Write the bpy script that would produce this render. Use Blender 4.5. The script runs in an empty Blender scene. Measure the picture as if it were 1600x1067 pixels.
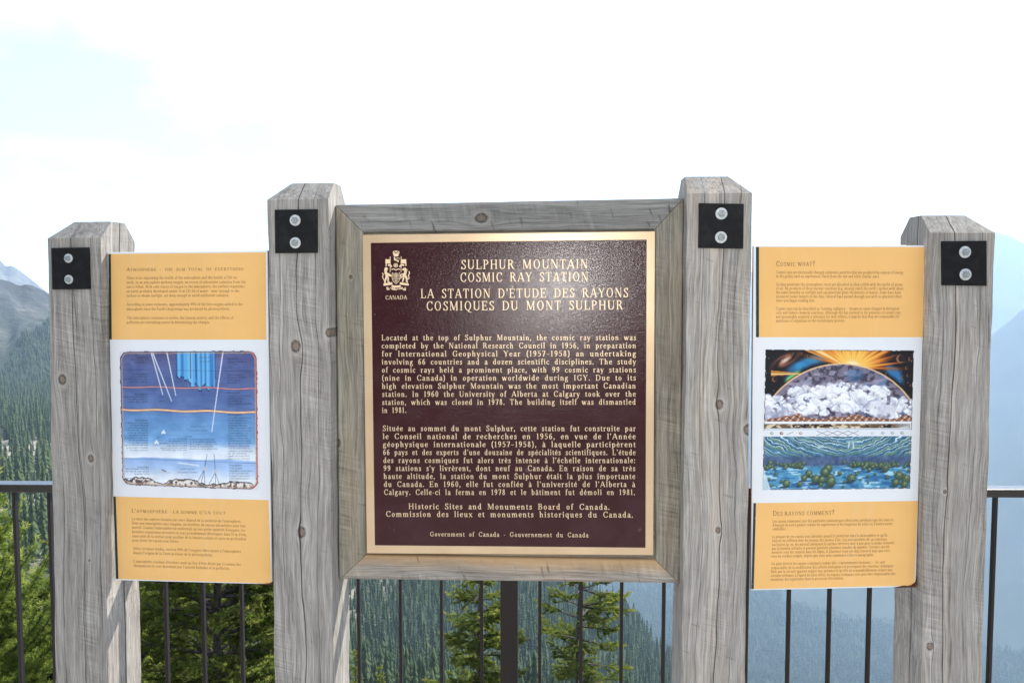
import bpy, bmesh, math, random
import numpy as np
from mathutils import Vector, Matrix
R = math.radians
SC = bpy.context.scene
COL = SC.collection

# ------------------------------------------------------------------ camera
EYE = 1.6
HAZE = 1.45e-4
F = 1291.0
PITCH = R(3.53)
cd = bpy.data.cameras.new('camera'); cam = bpy.data.objects.new('camera', cd); COL.objects.link(cam)
cd.sensor_fit = 'HORIZONTAL'; cd.sensor_width = 36.0; cd.lens = 36.0 * F / 1600.0
cd.clip_start = 0.05; cd.clip_end = 40000
cam.location = (0, 0, EYE); cam.rotation_euler = (R(90) - PITCH, 0, 0)
SC.camera = cam

# ------------------------------------------------------------------ sky, sun, flash, exposure
SUN_AZ, SUN_EL = R(35), R(45)          # azimuth from straight ahead towards the right
w = bpy.data.worlds.new('World'); SC.world = w; w.use_nodes = True
nt = w.node_tree; nt.nodes.clear()
sky = nt.nodes.new('ShaderNodeTexSky'); sky.sky_type = 'NISHITA'; sky.sun_disc = False
sky.sun_elevation = SUN_EL; sky.sun_rotation = SUN_AZ; sky.altitude = 2200
sky.air_density = 1.0; sky.dust_density = 2.2; sky.ozone_density = 1.0
tc = nt.nodes.new('ShaderNodeTexCoord'); nz = nt.nodes.new('ShaderNodeTexNoise')
mp = nt.nodes.new('ShaderNodeMapping'); mp.inputs['Scale'].default_value = (1, 1, 2.2)
nz.inputs['Scale'].default_value = 3.6; nz.inputs['Detail'].default_value = 7; nz.inputs['Roughness'].default_value = .58
nt.links.new(tc.outputs['Generated'], mp.inputs['Vector']); nt.links.new(mp.outputs[0], nz.inputs['Vector'])
mr = nt.nodes.new('ShaderNodeMapRange'); mr.inputs[1].default_value = .42; mr.inputs[2].default_value = .68
mr.inputs[3].default_value = .17; mr.inputs[4].default_value = .7
nt.links.new(nz.outputs['Fac'], mr.inputs[0])
mx = nt.nodes.new('ShaderNodeMix'); mx.data_type = 'RGBA'
mx.inputs['B'].default_value = (11.5, 11.4, 11.2, 1)   # sunlit thin cloud
nt.links.new(mr.outputs[0], mx.inputs['Factor']); nt.links.new(sky.outputs[0], mx.inputs['A'])
bg = nt.nodes.new('ShaderNodeBackground'); bg.inputs['Strength'].default_value = 0.085
ow = nt.nodes.new('ShaderNodeOutputWorld')
nt.links.new(mx.outputs['Result'], bg.inputs['Color']); nt.links.new(bg.outputs[0], ow.inputs['Surface'])

sd = bpy.data.lights.new('sun', 'SUN'); sd.energy = 5.0; sd.angle = R(.53); sd.color = (1, .95, .87)
so = bpy.data.objects.new('sun', sd); COL.objects.link(so)
sv = Vector((math.sin(SUN_AZ) * math.cos(SUN_EL), math.cos(SUN_AZ) * math.cos(SUN_EL), math.sin(SUN_EL)))
so.rotation_euler = sv.to_track_quat('Z', 'Y').to_euler()

# the photographer's flash: its glint shows in the plaque
fd = bpy.data.lights.new('camera_flash', 'AREA'); fd.shape = 'RECTANGLE'; fd.size = .06; fd.size_y = .035
fd.energy = 7.0; fd.color = (1, .98, .95)
fo = bpy.data.objects.new('camera_flash', fd); COL.objects.link(fo)
fo.location = (0, .0, EYE + .03); fo.rotation_euler = (R(90) - PITCH, 0, 0)

SC.view_settings.view_transform = 'Standard'; SC.view_settings.look = 'None'
SC.view_settings.exposure = 1.3; SC.view_settings.gamma = 1
SC.render.engine = 'CYCLES'
SC.cycles.max_bounces = 6; SC.cycles.diffuse_bounces = 3; SC.cycles.glossy_bounces = 2
SC.cycles.transparent_max_bounces = 8; SC.cycles.volume_bounces = 1
SC.cycles.use_denoising = True

# ------------------------------------------------------------------ projection helpers
CP, SP = math.cos(PITCH), math.sin(PITCH)
def ray(px, py):
    a, b = (px - 800) / F, (533.5 - py) / F
    return Vector((a, CP + b * SP, -SP + b * CP))
def project(x, y, z):
    z = z - EYE
    f = y * CP - z * SP; u = y * SP + z * CP
    return 800 + F * x / f, 533.5 - F * u / f, f
class Plane:
    """upright plane: local x along it, local y away from the viewer, local z up"""
    def __init__(s, phi, X, Y):
        s.phi = R(phi); s.X = X; s.Y = Y
        s.u = Vector((math.cos(s.phi), -math.sin(s.phi), 0)); s.n = Vector((math.sin(s.phi), math.cos(s.phi), 0))
    def back(s, px, py, off=0.0):
        d = ray(px, py); p0 = Vector((s.X, s.Y, 0)) + s.n * off - Vector((0, 0, EYE))
        t = p0.dot(s.n) / d.dot(s.n); q = d * t
        return ((q - Vector((s.X, s.Y, 0))).dot(s.u), q.z + EYE)
    def world(s, x, y, z):
        return Vector((s.X, s.Y, 0)) + s.u * x + s.n * y + Vector((0, 0, z))

# ------------------------------------------------------------------ object helpers
def lin(c):
    c = c / 255.0
    return c / 12.92 if c <= .04045 else ((c + .055) / 1.055) ** 2.4
def rgb(r, g, b): return (lin(r), lin(g), lin(b), 1)
def tag(o, label=None, cat=None, group=None, kind=None):
    if label: o['label'] = label
    if cat: o['category'] = cat
    if group: o['group'] = group
    if kind: o['kind'] = kind
    return o
def link(name, me, mat=None, parent=None, loc=None, rz=0):
    o = bpy.data.objects.new(name, me); COL.objects.link(o)
    if mat and me: me.materials.append(mat)
    if parent: o.parent = parent
    if loc is not None: o.location = loc
    if rz: o.rotation_euler = (0, 0, rz)
    return o
def empty(name, loc, rz=0):
    o = bpy.data.objects.new(name, None); COL.objects.link(o); o.location = loc; o.rotation_euler = (0, 0, rz)
    o.empty_display_size = .1
    return o
class MB:
    def __init__(s): s.v = []; s.f = []
    def add(s, vs, fs):
        b = len(s.v); s.v += [tuple(v) for v in vs]; s.f += [tuple(i + b for i in f) for f in fs]
    def box(s, x0, x1, y0, y1, z0, z1):
        s.add([(x0, y0, z0), (x1, y0, z0), (x1, y1, z0), (x0, y1, z0), (x0, y0, z1), (x1, y0, z1), (x1, y1, z1), (x0, y1, z1)],
              [(3, 2, 1, 0), (4, 5, 6, 7), (0, 1, 5, 4), (1, 2, 6, 5), (2, 3, 7, 6), (3, 0, 4, 7)])
    def prism(s, poly, y0, y1):
        """poly of (x, z) points, anticlockwise seen from the viewer; front at y0, back at y1"""
        n = len(poly)
        s.add([(x, y0, z) for x, z in poly] + [(x, y1, z) for x, z in poly],
              [tuple(range(n)), tuple(range(2 * n - 1, n - 1, -1))] + [(i, i + n, (i + 1) % n + n, (i + 1) % n) for i in range(n)])
    def lathe(s, cx, cz, prof, n=20, a0=0):
        """rings around the y axis: prof = [(r, y)...]"""
        vs = []; fs = []
        for r, y in prof:
            for k in range(n):
                a = a0 + k * 2 * math.pi / n; vs.append((cx + r * math.cos(a), y, cz + r * math.sin(a)))
        for i in range(len(prof) - 1):
            for k in range(n):
                fs.append((i * n + k, i * n + (k + 1) % n, (i + 1) * n + (k + 1) % n, (i + 1) * n + k))
        fs.append(tuple(range(n))); fs.append(tuple(range(len(vs) - 1, len(vs) - n - 1, -1)))
        s.add(vs, fs)
    def mesh(s, name):
        me = bpy.data.meshes.new(name); me.from_pydata(s.v, [], s.f); me.update(); return me
    def build(s, name, mat, parent=None, bevel=0, seg=2, **k):
        me = s.mesh(name)
        if bevel:
            bm = bmesh.new(); bm.from_mesh(me)
            bmesh.ops.recalc_face_normals(bm, faces=bm.faces)
            bmesh.ops.bevel(bm, geom=list(bm.edges), offset=bevel, segments=seg, affect='EDGES', profile=.6)
            bm.to_mesh(me); bm.free()
        return link(name, me, mat, parent, **k)
def np_mesh(name, verts, faces_flat, sizes, smooth=False):
    me = bpy.data.meshes.new(name); nv = len(verts); nf = len(sizes)
    me.vertices.add(nv); me.vertices.foreach_set('co', np.asarray(verts, np.float32).ravel())
    me.loops.add(len(faces_flat)); me.loops.foreach_set('vertex_index', np.asarray(faces_flat, np.int32))
    st = np.zeros(nf, np.int32); st[1:] = np.cumsum(sizes)[:-1]
    me.polygons.add(nf); me.polygons.foreach_set('loop_start', st); me.polygons.foreach_set('loop_total', np.asarray(sizes, np.int32))
    if smooth: me.polygons.foreach_set('use_smooth', np.ones(nf, bool))
    me.update(calc_edges=True); return me

# ------------------------------------------------------------------ material helpers
class NB:
    def __init__(s, name):
        s.m = bpy.data.materials.new(name); s.m.use_nodes = True; s.t = s.m.node_tree
        s.b = s.t.nodes['Principled BSDF']; s.out = s.t.nodes['Material Output']
    def node(s, t, **k):
        n = s.t.nodes.new(t)
        for a, v in k.items(): setattr(n, a, v)
        return n
    def put(s, sock, v):
        if isinstance(v, bpy.types.NodeSocket): s.t.links.new(v, sock)
        else: sock.default_value = v
    def m_(s, op, a, b=0.0, c=0.0, clamp=False):
        n = s.node('ShaderNodeMath', operation=op, use_clamp=clamp)
        for i, v in enumerate((a, b, c)): s.put(n.inputs[i], v)
        return n.outputs[0]
    def add(s, a, b): return s.m_('ADD', a, b)
    def sub(s, a, b): return s.m_('SUBTRACT', a, b)
    def mul(s, a, b): return s.m_('MULTIPLY', a, b)
    def comb(s, x, y, z):
        n = s.node('ShaderNodeCombineXYZ')
        for i, v in enumerate((x, y, z)): s.put(n.inputs[i], v)
        return n.outputs[0]
    def noise(s, vec, scale=1.0, detail=4, rough=.55, dist=0.0):
        n = s.node('ShaderNodeTexNoise'); s.put(n.inputs['Vector'], vec)
        n.inputs['Scale'].default_value = scale; n.inputs['Detail'].default_value = detail
        n.inputs['Roughness'].default_value = rough; n.inputs['Distortion'].default_value = dist
        return n.outputs['Fac']
    def rng(s, v, a, b, c=0.0, d=1.0, smooth=False):
        n = s.node('ShaderNodeMapRange'); n.clamp = True
        if smooth: n.interpolation_type = 'SMOOTHSTEP'
        s.put(n.inputs[0], v)
        for i, q in enumerate((a, b, c, d)): s.put(n.inputs[i + 1], q)
        return n.outputs[0]
    def mix(s, f, a, b, mode='MIX'):
        n = s.node('ShaderNodeMix', data_type='RGBA', blend_type=mode)
        s.put(n.inputs['Factor'], f); s.put(n.inputs['A'], a); s.put(n.inputs['B'], b)
        return n.outputs['Result']
    def ramp(s, f, stops):
        n = s.node('ShaderNodeValToRGB'); s.put(n.inputs[0], f); e = n.color_ramp.elements
        while len(e) < len(stops): e.new(.5)
        for q, (p, c) in zip(e, stops): q.position = p; q.color = c
        return n.outputs[0]
    def obj(s):
        n = s.node('ShaderNodeTexCoord'); return n.outputs['Object']
    def xyz(s, v):
        n = s.node('ShaderNodeSeparateXYZ'); s.put(n.inputs[0], v); return n.outputs
    def bump(s, h, strength=.4, dist=.002):
        n = s.node('ShaderNodeBump'); n.inputs['Strength'].default_value = strength; n.inputs['Distance'].default_value = dist
        s.put(n.inputs['Height'], h); s.t.links.new(n.outputs[0], s.b.inputs['Normal'])
    def set(s, **k):
        for a, v in k.items(): s.put(s.b.inputs[a.replace('_', ' ')], v)
        return s
def plain(name, col, rough=.5, metal=0.0, spec=.5):
    b = NB(name); b.set(Base_Color=col, Roughness=rough, Metallic=metal); b.b.inputs['Specular IOR Level'].default_value = spec
    return b.m

def wood(name, seed, tone=1.0, tint=(1, 1, 1), knots=(), cracks=(), side_cracks=(), axis='z', streak=(), saw=.5, warm=.0, sawf=200, ticks=.3, stain=None):
    """weathered timber: grain along the axis, grain bending round knots, drying cracks, saw marks"""
    b = NB(name); o = b.xyz(b.obj()); X, Y, Z = o[0], o[1], o[2]
    if axis == 'x': X, Z = Z, X
    sx = b.add(X, seed * 3.17); sz = b.add(Z, seed * 7.31)
    wob = b.sub(b.noise(b.comb(b.mul(sx, 9), Y, b.mul(sz, 2.2)), 1, 3, .5), .5)
    xx = b.add(X, b.mul(wob, .045))
    kmask = None; kring = None
    for kx, kz, r in knots:
        dx = b.sub(X, kx); dz = b.sub(Z, kz)
        e = b.m_('EXPONENT', b.mul(b.add(b.m_('POWER', b.mul(dx, 1 / (r * 2.6)), 2), b.m_('POWER', b.mul(dz, 1 / (r * 6)), 2)), -1))
        xx = b.sub(xx, b.mul(b.mul(dx, e), .86))
        d = b.m_('SQRT', b.add(b.m_('POWER', b.mul(dx, 1 / r), 2), b.m_('POWER', b.mul(dz, .78 / r), 2)))
        d = b.add(d, b.mul(b.sub(b.noise(b.comb(b.mul(X, 1), Y, Z), 160, 2), .5), .5))
        core = b.rng(d, .7, .95, 1, 0); ring = b.mul(b.rng(d, .62, .95), b.rng(d, 1.1, 1.7, 1, 0))
        halo_ = b.mul(b.rng(d, 1.1, 1.6), b.rng(d, 1.6, 3.0, 1, 0)); halo = halo_ if kmask is None else b.m_('MAXIMUM', halo, halo_)
        kmask = core if kmask is None else b.m_('MAXIMUM', kmask, core)
        kring = ring if kring is None else b.m_('MAXIMUM', kring, ring)
    gx = b.add(xx, seed * 1.7); gy = b.add(b.mul(Y, .8), b.mul(gx, .15))
    fine = b.noise(b.comb(b.mul(gx, 620), b.mul(gy, 620), b.mul(sz, 17)), 1, 5, .62)
    mid = b.noise(b.comb(b.mul(gx, 170), b.mul(gy, 170), b.mul(sz, 4.5)), 1, 4, .6)
    broad = b.noise(b.comb(b.mul(gx, 34), b.mul(gy, 34), b.mul(sz, 2.2)), 1, 3, .55)
    blotch = b.noise(b.comb(b.mul(sx, 14), b.mul(Y, 14), b.mul(sz, 7)), 1, 5, .6)
    sawn = b.noise(b.comb(b.mul(sx, 7), b.mul(Y, 7), b.add(b.mul(sz, sawf), b.mul(sx, sawf * .22))), 1, 3, .6)
    sawm = b.mul(b.rng(b.noise(b.comb(b.mul(sx, 9), Y, b.mul(sz, 3)), 1, 2), .5, .66), saw)
    g = b.add(b.add(b.mul(fine, .44), b.mul(mid, .36)), b.mul(broad, .20))
    v = b.rng(g, .33, .68)
    v = b.add(v, b.mul(b.sub(blotch, .5), .5))
    v = b.add(v, b.mul(b.mul(b.sub(sawn, .5), sawm), 1.1))
    t = tone * .97
    def c(r, g_, b_): return (r * t * tint[0], g_ * t * tint[1], b_ * t * tint[2], 1)
    col = b.ramp(v, [(0.0, c(.10, .094, .087)), (.30, c(.225, .217, .207)), (.60, c(.34, .33, .318)), (1.0, c(.53, .515, .50))])
    if warm:
        wm = b.rng(b.noise(b.comb(b.mul(sx, 26), b.mul(Y, 26), b.mul(sz, 2.6)), 1, 4, .6), .47, .66)
        col = b.mix(b.mul(wm, warm), col, b.mix(1.0, col, (1.12, .99, .86, 1), 'MULTIPLY'))
    for x0, ww in streak:       # pale, freshly worn band
        s_ = b.rng(b.m_('ABSOLUTE', b.sub(xx, x0)), ww * .5, ww, 1, 0)
        s_ = b.mul(s_, b.rng(mid, .42, .62))
        col = b.mix(b.mul(s_, .45), col, c(.56, .50, .45))
    if stain:
        s_ = b.mul(b.rng(b.add(X, b.mul(b.sub(blotch, .5), .03)), stain[0], stain[1]), stain[2])
        col = b.mix(s_, col, c(.52, .34, .17))
    # white raised grain lines
    hl = b.rng(b.noise(b.comb(b.mul(gx, 150), b.mul(gy, 150), b.mul(sz, 1.6)), 1, 2), .64, .70)
    col = b.mix(b.mul(hl, .35), col, c(.62, .61, .60))
    crk = None
    for cx, amp, cw in cracks:
        q = b.add(cx, b.mul(b.sub(b.noise(b.comb(seed + cx * 50, 0.0, b.mul(sz, 4)), 1, 5, .6), .5), amp))
        wv = b.mul(b.rng(b.noise(b.comb(seed * 2 + cx * 90, 3.0, b.mul(sz, 3)), 1, 3), .34, .6, .5, 1), cw)
        q = b.rng(b.m_('ABSOLUTE', b.sub(xx, q)), b.mul(wv, .35), wv, 1, 0)
        crk = q if crk is None else b.m_('MAXIMUM', crk, q)
    for cy, amp, cw in side_cracks:
        q = b.add(cy, b.mul(b.sub(b.noise(b.comb(seed + cy * 50, 5.0, b.mul(sz, 4)), 1, 5, .6), .5), amp))
        q = b.rng(b.m_('ABSOLUTE', b.sub(Y, q)), cw * .35, cw, 1, 0)
        crk = q if crk is None else b.m_('MAXIMUM', crk, q)
    # hairline checks
    hc = b.rng(b.noise(b.comb(b.mul(gx, 230), b.mul(gy, 230), b.mul(sz, 2.0)), 1, 2), .33, .29)
    col = b.mix(b.mul(hc, .45), col, c(.07, .065, .06))
    tick = b.rng(b.noise(b.comb(b.mul(sx, 16), b.mul(Y, 16), b.add(b.mul(sz, 95), b.mul(sx, 30))), 1, 2, .5), .655, .70)
    tick = b.mul(tick, b.rng(b.noise(b.comb(b.mul(sx, 30), Y, b.mul(sz, 14)), 1, 2), .42, .58))
    col = b.mix(b.mul(tick, ticks), col, c(.085, .078, .07))
    if kmask is not None:
        col = b.mix(b.mul(halo, .4), col, c(.50, .47, .44))
        col = b.mix(b.mul(b.mul(kring, b.rng(b.noise(b.comb(X, Y, Z), 130, 2), .3, .55, .35, 1)), .92), col, c(.055, .045, .038))
        kc = b.mix(b.noise(b.comb(X, Y, Z), 420, 3), c(.05, .038, .03), c(.36, .27, .21))
        col = b.mix(b.mul(kmask, .9), col, kc)
    if crk is not None: col = b.mix(b.mul(crk, .93), col, c(.028, .025, .022))
    h = b.add(b.mul(g, .8), b.mul(b.sub(sawn, .5), b.mul(sawm, .8)))
    if crk is not None: h = b.sub(h, b.mul(crk, 1.3))
    if kmask is not None: h = b.sub(h, b.mul(kring, .5))
    b.bump(h, .75, .0026)
    b.set(Base_Color=col, Roughness=.82); b.b.inputs['Specular IOR Level'].default_value = .25
    return b.m
# ------------------------------------------------------------------ lettering: serif glyphs drawn as strokes
TH, TN = 8.8, 3.9      # thick and thin stroke (cap height 70)
def catmull(p, n):
    p = [Vector(q) for q in p]; p = [p[0] * 2 - p[1]] + p + [p[-1] * 2 - p[-2]]; out = []
    for i in range(1, len(p) - 2):
        a, b, c, d = p[i - 1:i + 3]
        for k in range(n):
            t = k / n
            out.append(.5 * ((2 * b) + (c - a) * t + (2 * a - 5 * b + 4 * c - d) * t * t + (3 * b - a - 3 * c + d) * t ** 3))
    out.append(p[-2]); return out
def nib(pts):
    L = []; Rr = []
    for i, q in enumerate(pts):
        d = (pts[min(i + 1, len(pts) - 1)] - pts[max(i - 1, 0)]).normalized()
        wd = (TN + (TH - TN) * abs(d.y) ** 1.3) / 2; n = Vector((-d.y, d.x)) * wd
        L.append(q + n); Rr.append(q - n)
    return L, Rr
GL = {
'A': (68, 'e 7 0 33 70;d 34 70 59 0;h 17 50 23;f 8 0 8;f 59 0 9'),
'B': (58, 's 14 0 70;c 14 68 34 67 44 53 34 38 14 37;c 14 37 38 37 49 19 38 3 14 2;f 13 0;g 13 70'),
'C': (64, 'c 57 53 49 66 36 68 19 60 11 35 19 10 36 2 50 5 59 17;t 57 50 70'),
'D': (70, 's 14 0 70;c 14 68 36 67 54 54 59 35 54 16 36 3 14 2;f 13 0;g 13 70'),
'E': (60, 's 14 0 70;h 14 51 68;h 14 40 36;h 14 53 2;t 50 54 70;t 40 28 44;t 53 0 17;f 11 0;g 11 70'),
'F': (54, 's 14 0 70;h 14 49 68;h 14 39 36;t 48 54 70;t 39 28 44;f 14 0;g 11 70'),
'G': (70, 'c 57 53 49 66 36 68 19 60 11 35 19 10 36 2 48 4 55 9;s 56 3 32;g 55 32 10;t 57 52 70'),
'H': (72, 's 15 0 70;s 57 0 70;h 15 57 36;f 15 0;f 57 0;g 15 70;g 57 70'),
'I': (32, 's 16 0 70;f 16 0;g 16 70'),
'J': (38, 's 23 10 70;c 23 16 19 3 9 2 5 9;g 23 70'),
'K': (68, 's 14 0 70;e 19 32 52 70;d 27 40 57 0;f 14 0;g 14 70;g 52 70 8;f 58 0 9'),
'L': (56, 's 14 0 70;h 14 50 2;t 50 0 19;f 12 0;g 14 70'),
'M': (86, 't 13 0 70;d 16 70 43 3;e 43 3 70 70;s 71 0 70;f 13 0 8;f 71 0;g 11 70 8;g 73 70 8'),
'N': (72, 't 13 0 70;d 15 70 57 2;t 59 0 70;f 13 0 8;g 11 70 8;g 59 70 8'),
'O': (74, 'o 37 35 29 36'),
'P': (56, 's 14 0 70;c 14 68 34 67 46 52 34 36 14 35;f 14 0;g 13 70'),
'Q': (74, 'o 37 35 29 36;c 36 3 44 -8 56 -15 68 -14'),
'R': (66, 's 14 0 70;c 14 68 34 67 45 53 34 38 14 37;d 31 38 55 0;f 14 0;g 13 70;f 58 0 8'),
'S': (50, 'c 42 54 36 66 25 68 13 60 13 48 25 38 38 27 42 15 34 3 22 2 11 8 7 17;t 42 52 70;t 7 0 18'),
'T': (62, 's 31 0 70;h 6 56 68;t 6 53 70;t 56 53 70;f 31 0'),
'U': (70, 's 14 22 70;c 14 24 18 8 34 2 50 8 56 24;t 56 22 70;g 14 70;g 56 70 8'),
'V': (66, 'd 8 70 33 0;e 34 0 58 70;g 9 70;g 58 70 8'),
'W': (94, 'd 8 70 29 0;e 30 0 47 66;d 46 70 66 0;e 67 0 86 70;g 9 70;g 86 70 8'),
'X': (66, 'd 8 70 57 0;e 8 0 56 70;f 9 0 8;f 57 0;g 9 70;g 56 70 8'),
'Y': (64, 'd 8 70 32 34;e 33 34 56 70;s 33 0 36;f 33 0;g 9 70;g 56 70 8'),
'Z': (58, 'h 7 50 68;d 48 68 10 2;h 8 52 2;t 7 52 70;t 52 0 18'),
'a': (44, 'c 10 37 16 44 26 45 32 36;s 32 4 38;c 32 27 18 24 9 13 13 3 22 2 32 9;c 32 6 37 2 43 5'),
'b': (50, 's 13 0 72;o 27 23 18 24;l 13 72'),
'c': (41, 'c 36 36 30 44 21 44 11 36 8 22 12 8 24 2 37 9'),
'd': (51, 's 37 0 72;o 23 23 18 24;l 37 72;r 37 0'),
'e': (43, 'h 11 36 26;c 36 26 32 41 22 45 11 37 8 22 13 7 25 2 38 9'),
'f': (31, 's 14 0 56;c 14 54 18 68 27 69 31 63;h 5 27 44;f 14 0'),
'g': (45, 'o 21 30 14 16;c 12 18 8 10 15 5 32 2 38 -6 32 -16 20 -19 9 -13 9 -4 17 3;c 32 40 37 45 42 43'),
'h': (53, 's 13 0 72;c 13 34 23 43 32 43 38 33;s 38 0 35;f 13 0 8;f 38 0 8;l 13 72'),
'i': (26, 's 13 0 46;l 13 46;f 13 0 8;p 13 62 6.5'),
'j': (26, 's 15 -10 46;c 15 -8 11 -19 3 -18;l 15 46;p 15 62 6.5'),
'k': (50, 's 13 0 72;e 16 20 38 46;d 21 27 42 0;f 13 0 8;g 38 46 7;f 43 0 7;l 13 72'),
'l': (26, 's 13 0 72;f 13 0 8;l 13 72'),
'm': (78, 's 13 0 46;c 13 34 23 43 32 43 38 33;s 38 0 35;c 38 34 48 43 57 43 63 33;s 63 0 35;f 13 0 8;f 38 0 8;f 63 0 8;l 13 46'),
'n': (52, 's 13 0 46;c 13 34 23 43 32 43 38 33;s 38 0 35;f 13 0 8;f 38 0 8;l 13 46'),
'o': (48, 'o 24 23 18 24'),
'p': (51, 's 13 -20 46;o 28 23 18 24;f 13 -20;l 13 46'),
'q': (50, 's 37 -20 46;o 23 23 18 24;f 37 -20'),
'r': (38, 's 13 0 46;c 13 31 19 41 27 44 34 39;f 13 0;l 13 46'),
's': (38, 'c 30 36 25 44 18 44 11 38 12 31 20 25 29 18 29 8 22 2 14 2 8 10;t 30 33 46;t 8 0 13'),
't': (30, 's 13 8 56;c 13 12 16 3 22 2 28 6;h 4 26 44'),
'u': (53, 's 13 10 46;c 13 14 17 4 26 2 38 10;s 38 0 46;l 13 46;l 38 46;r 38 0'),
'v': (46, 'd 7 46 23 0;e 24 0 39 46;g 7 46 8;g 39 46 7'),
'w': (67, 'd 7 46 20 0;e 21 0 33 42;d 32 46 46 0;e 47 0 60 46;g 7 46 8;g 60 46 7'),
'x': (46, 'd 7 46 38 0;e 8 0 37 46;g 8 46 7;g 37 46 7;f 8 0 7;f 38 0 8'),
'y': (46, 'd 7 46 23 2;e 39 46 19 -16;c 20 -13 14 -19 7 -16;g 7 46 8;g 39 46 7'),
'z': (42, 'h 7 35 44;d 33 44 9 2;h 8 36 2;t 7 33 46;t 36 0 13'),
'0': (48, 'o 24 35 18 36'), '1': (36, 's 18 0 70;f 18 0;e 9 58 18 68'),
'2': (48, 'c 10 52 15 65 25 68 36 60 35 46 23 26 9 4;h 8 42 3;t 42 0 14'),
'3': (46, 'c 9 58 18 68 31 66 35 54 27 42 16 38;c 16 38 31 36 38 22 32 6 19 2 7 9'),
'4': (48, 's 34 0 70;e 34 70 7 22;h 6 44 20;f 34 0 8'),
'5': (46, 'h 14 39 67;e 11 39 14 68;c 11 39 23 44 34 37 37 21 29 5 16 2 7 9'),
'6': (48, 'c 38 62 28 67 15 54 10 29 15 6 26 2 36 12 36 28 26 41 13 31'),
'7': (46, 'h 8 41 67;d 39 66 20 0;t 8 54 70'), '8': (48, 'o 24 53 14 17;o 24 18 17 19'),
'9': (48, 'c 10 8 20 3 33 15 38 40 33 63 22 68 12 58 12 42 22 29 35 38'),
'.': (22, 'p 10 5 6.5'), ',': (22, 'p 10 5 6.5;e 7 -14 12 2'), '-': (30, 'h 5 25 24'), '–': (44, 'h 5 39 26'),
'(': (30, 'c 25 74 14 56 11 30 14 4 25 -14'), ')': (30, 'c 5 74 16 56 19 30 16 4 5 -14'),
"'": (20, 'p 10 64 6;e 8 48 12 62'), ':': (24, 'p 11 6 6.5;p 11 40 6.5'), '"': (30, 't 9 50 70;t 19 50 70'),
'?': (42, 'c 8 54 14 67 26 67 34 54 26 40 19 32 19 20;p 19 5 6.5'), '%': (72, 'o 19 53 13 17;o 53 17 13 17;e 18 0 54 70'),
'«': (40, 'e 20 38 8 23;e 8 23 20 8;e 34 38 22 23;e 22 23 34 8'), '»': (40, 'e 6 38 18 23;e 18 23 6 8;e 20 38 32 23;e 32 23 20 8'),
}
for ch, base, ac in (('é', 'e', 'e 20 52 31 68'), ('è', 'e', 'e 26 52 15 68'), ('ê', 'e', 'e 12 53 23 66;e 23 66 34 53'), ('à', 'a', 'e 25 52 14 68'),
                     ('ù', 'u', 'e 30 52 19 68'), ('ô', 'o', 'e 13 53 24 66;e 24 66 35 53'), ('â', 'a', 'e 11 53 22 66;e 22 66 33 53'), ('É', 'E', 'e 28 75 42 90'), ('È', 'E', 'e 36 75 22 90')):
    GL[ch] = (GL[base][0], GL[base][1] + ';' + ac)
def strips(ch, n):
    """a glyph as stroke strips (left points, right points, closed)"""
    out = []
    V = lambda x, y: Vector((x, y))
    for op in GL[ch][1].split(';'):
        q = op.split(); k = q[0]; a = [float(x) for x in q[1:]]
        if k in 'st':
            wd = (TH if k == 's' else TN) / 2
            out.append(([V(a[0] - wd, a[1]), V(a[0] - wd, a[2])], [V(a[0] + wd, a[1]), V(a[0] + wd, a[2])], 0))
        elif k in 'de':
            wd = (5.4 if k == 'd' else 2.6)
            out.append(([V(a[0] - wd, a[1]), V(a[2] - wd, a[3])], [V(a[0] + wd, a[1]), V(a[2] + wd, a[3])], 0))
        elif k == 'h': out.append(([V(a[0], a[2] + 2), V(a[1], a[2] + 2)], [V(a[0], a[2] - 2), V(a[1], a[2] - 2)], 0))
        elif k in 'fg':
            hw = a[2] if len(a) > 2 else 10; y0, y1 = (a[1], a[1] + 3.4) if k == 'f' else (a[1] - 3.4, a[1])
            out.append(([V(a[0] - hw, y1), V(a[0] + hw, y1)], [V(a[0] - hw, y0), V(a[0] + hw, y0)], 0))
        elif k == 'l': out.append(([V(a[0] - 12, a[1] - 5), V(a[0] + 2, a[1])], [V(a[0] - 12, a[1] - 8), V(a[0] + 2, a[1] - 5)], 0))
        elif k == 'r': out.append(([V(a[0], a[1] + 5), V(a[0] + 11, a[1] + 4)], [V(a[0], a[1]), V(a[0] + 11, a[1] + 1)], 0))
        elif k == 'c':
            L, Rr = nib(catmull([(a[i], a[i + 1]) for i in range(0, len(a), 2)], n)); out.append((L, Rr, 0))
        elif k in 'op':
            cx, cy = a[0], a[1]; rx, ry = (a[2], a[3]) if k == 'o' else (a[2], a[2])
            ix, iy = (rx - TH, ry - TN) if k == 'o' else (.1, .1); m = max(8, n * 5)
            L = []; Rr = []
            for i in range(m):
                t = i * 2 * math.pi / m; L.append(V(cx + rx * math.cos(t), cy + ry * math.sin(t))); Rr.append(V(cx + ix * math.cos(t), cy + iy * math.sin(t)))
            out.append((L, Rr, 1))
    return out
CACHE = {}
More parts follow.
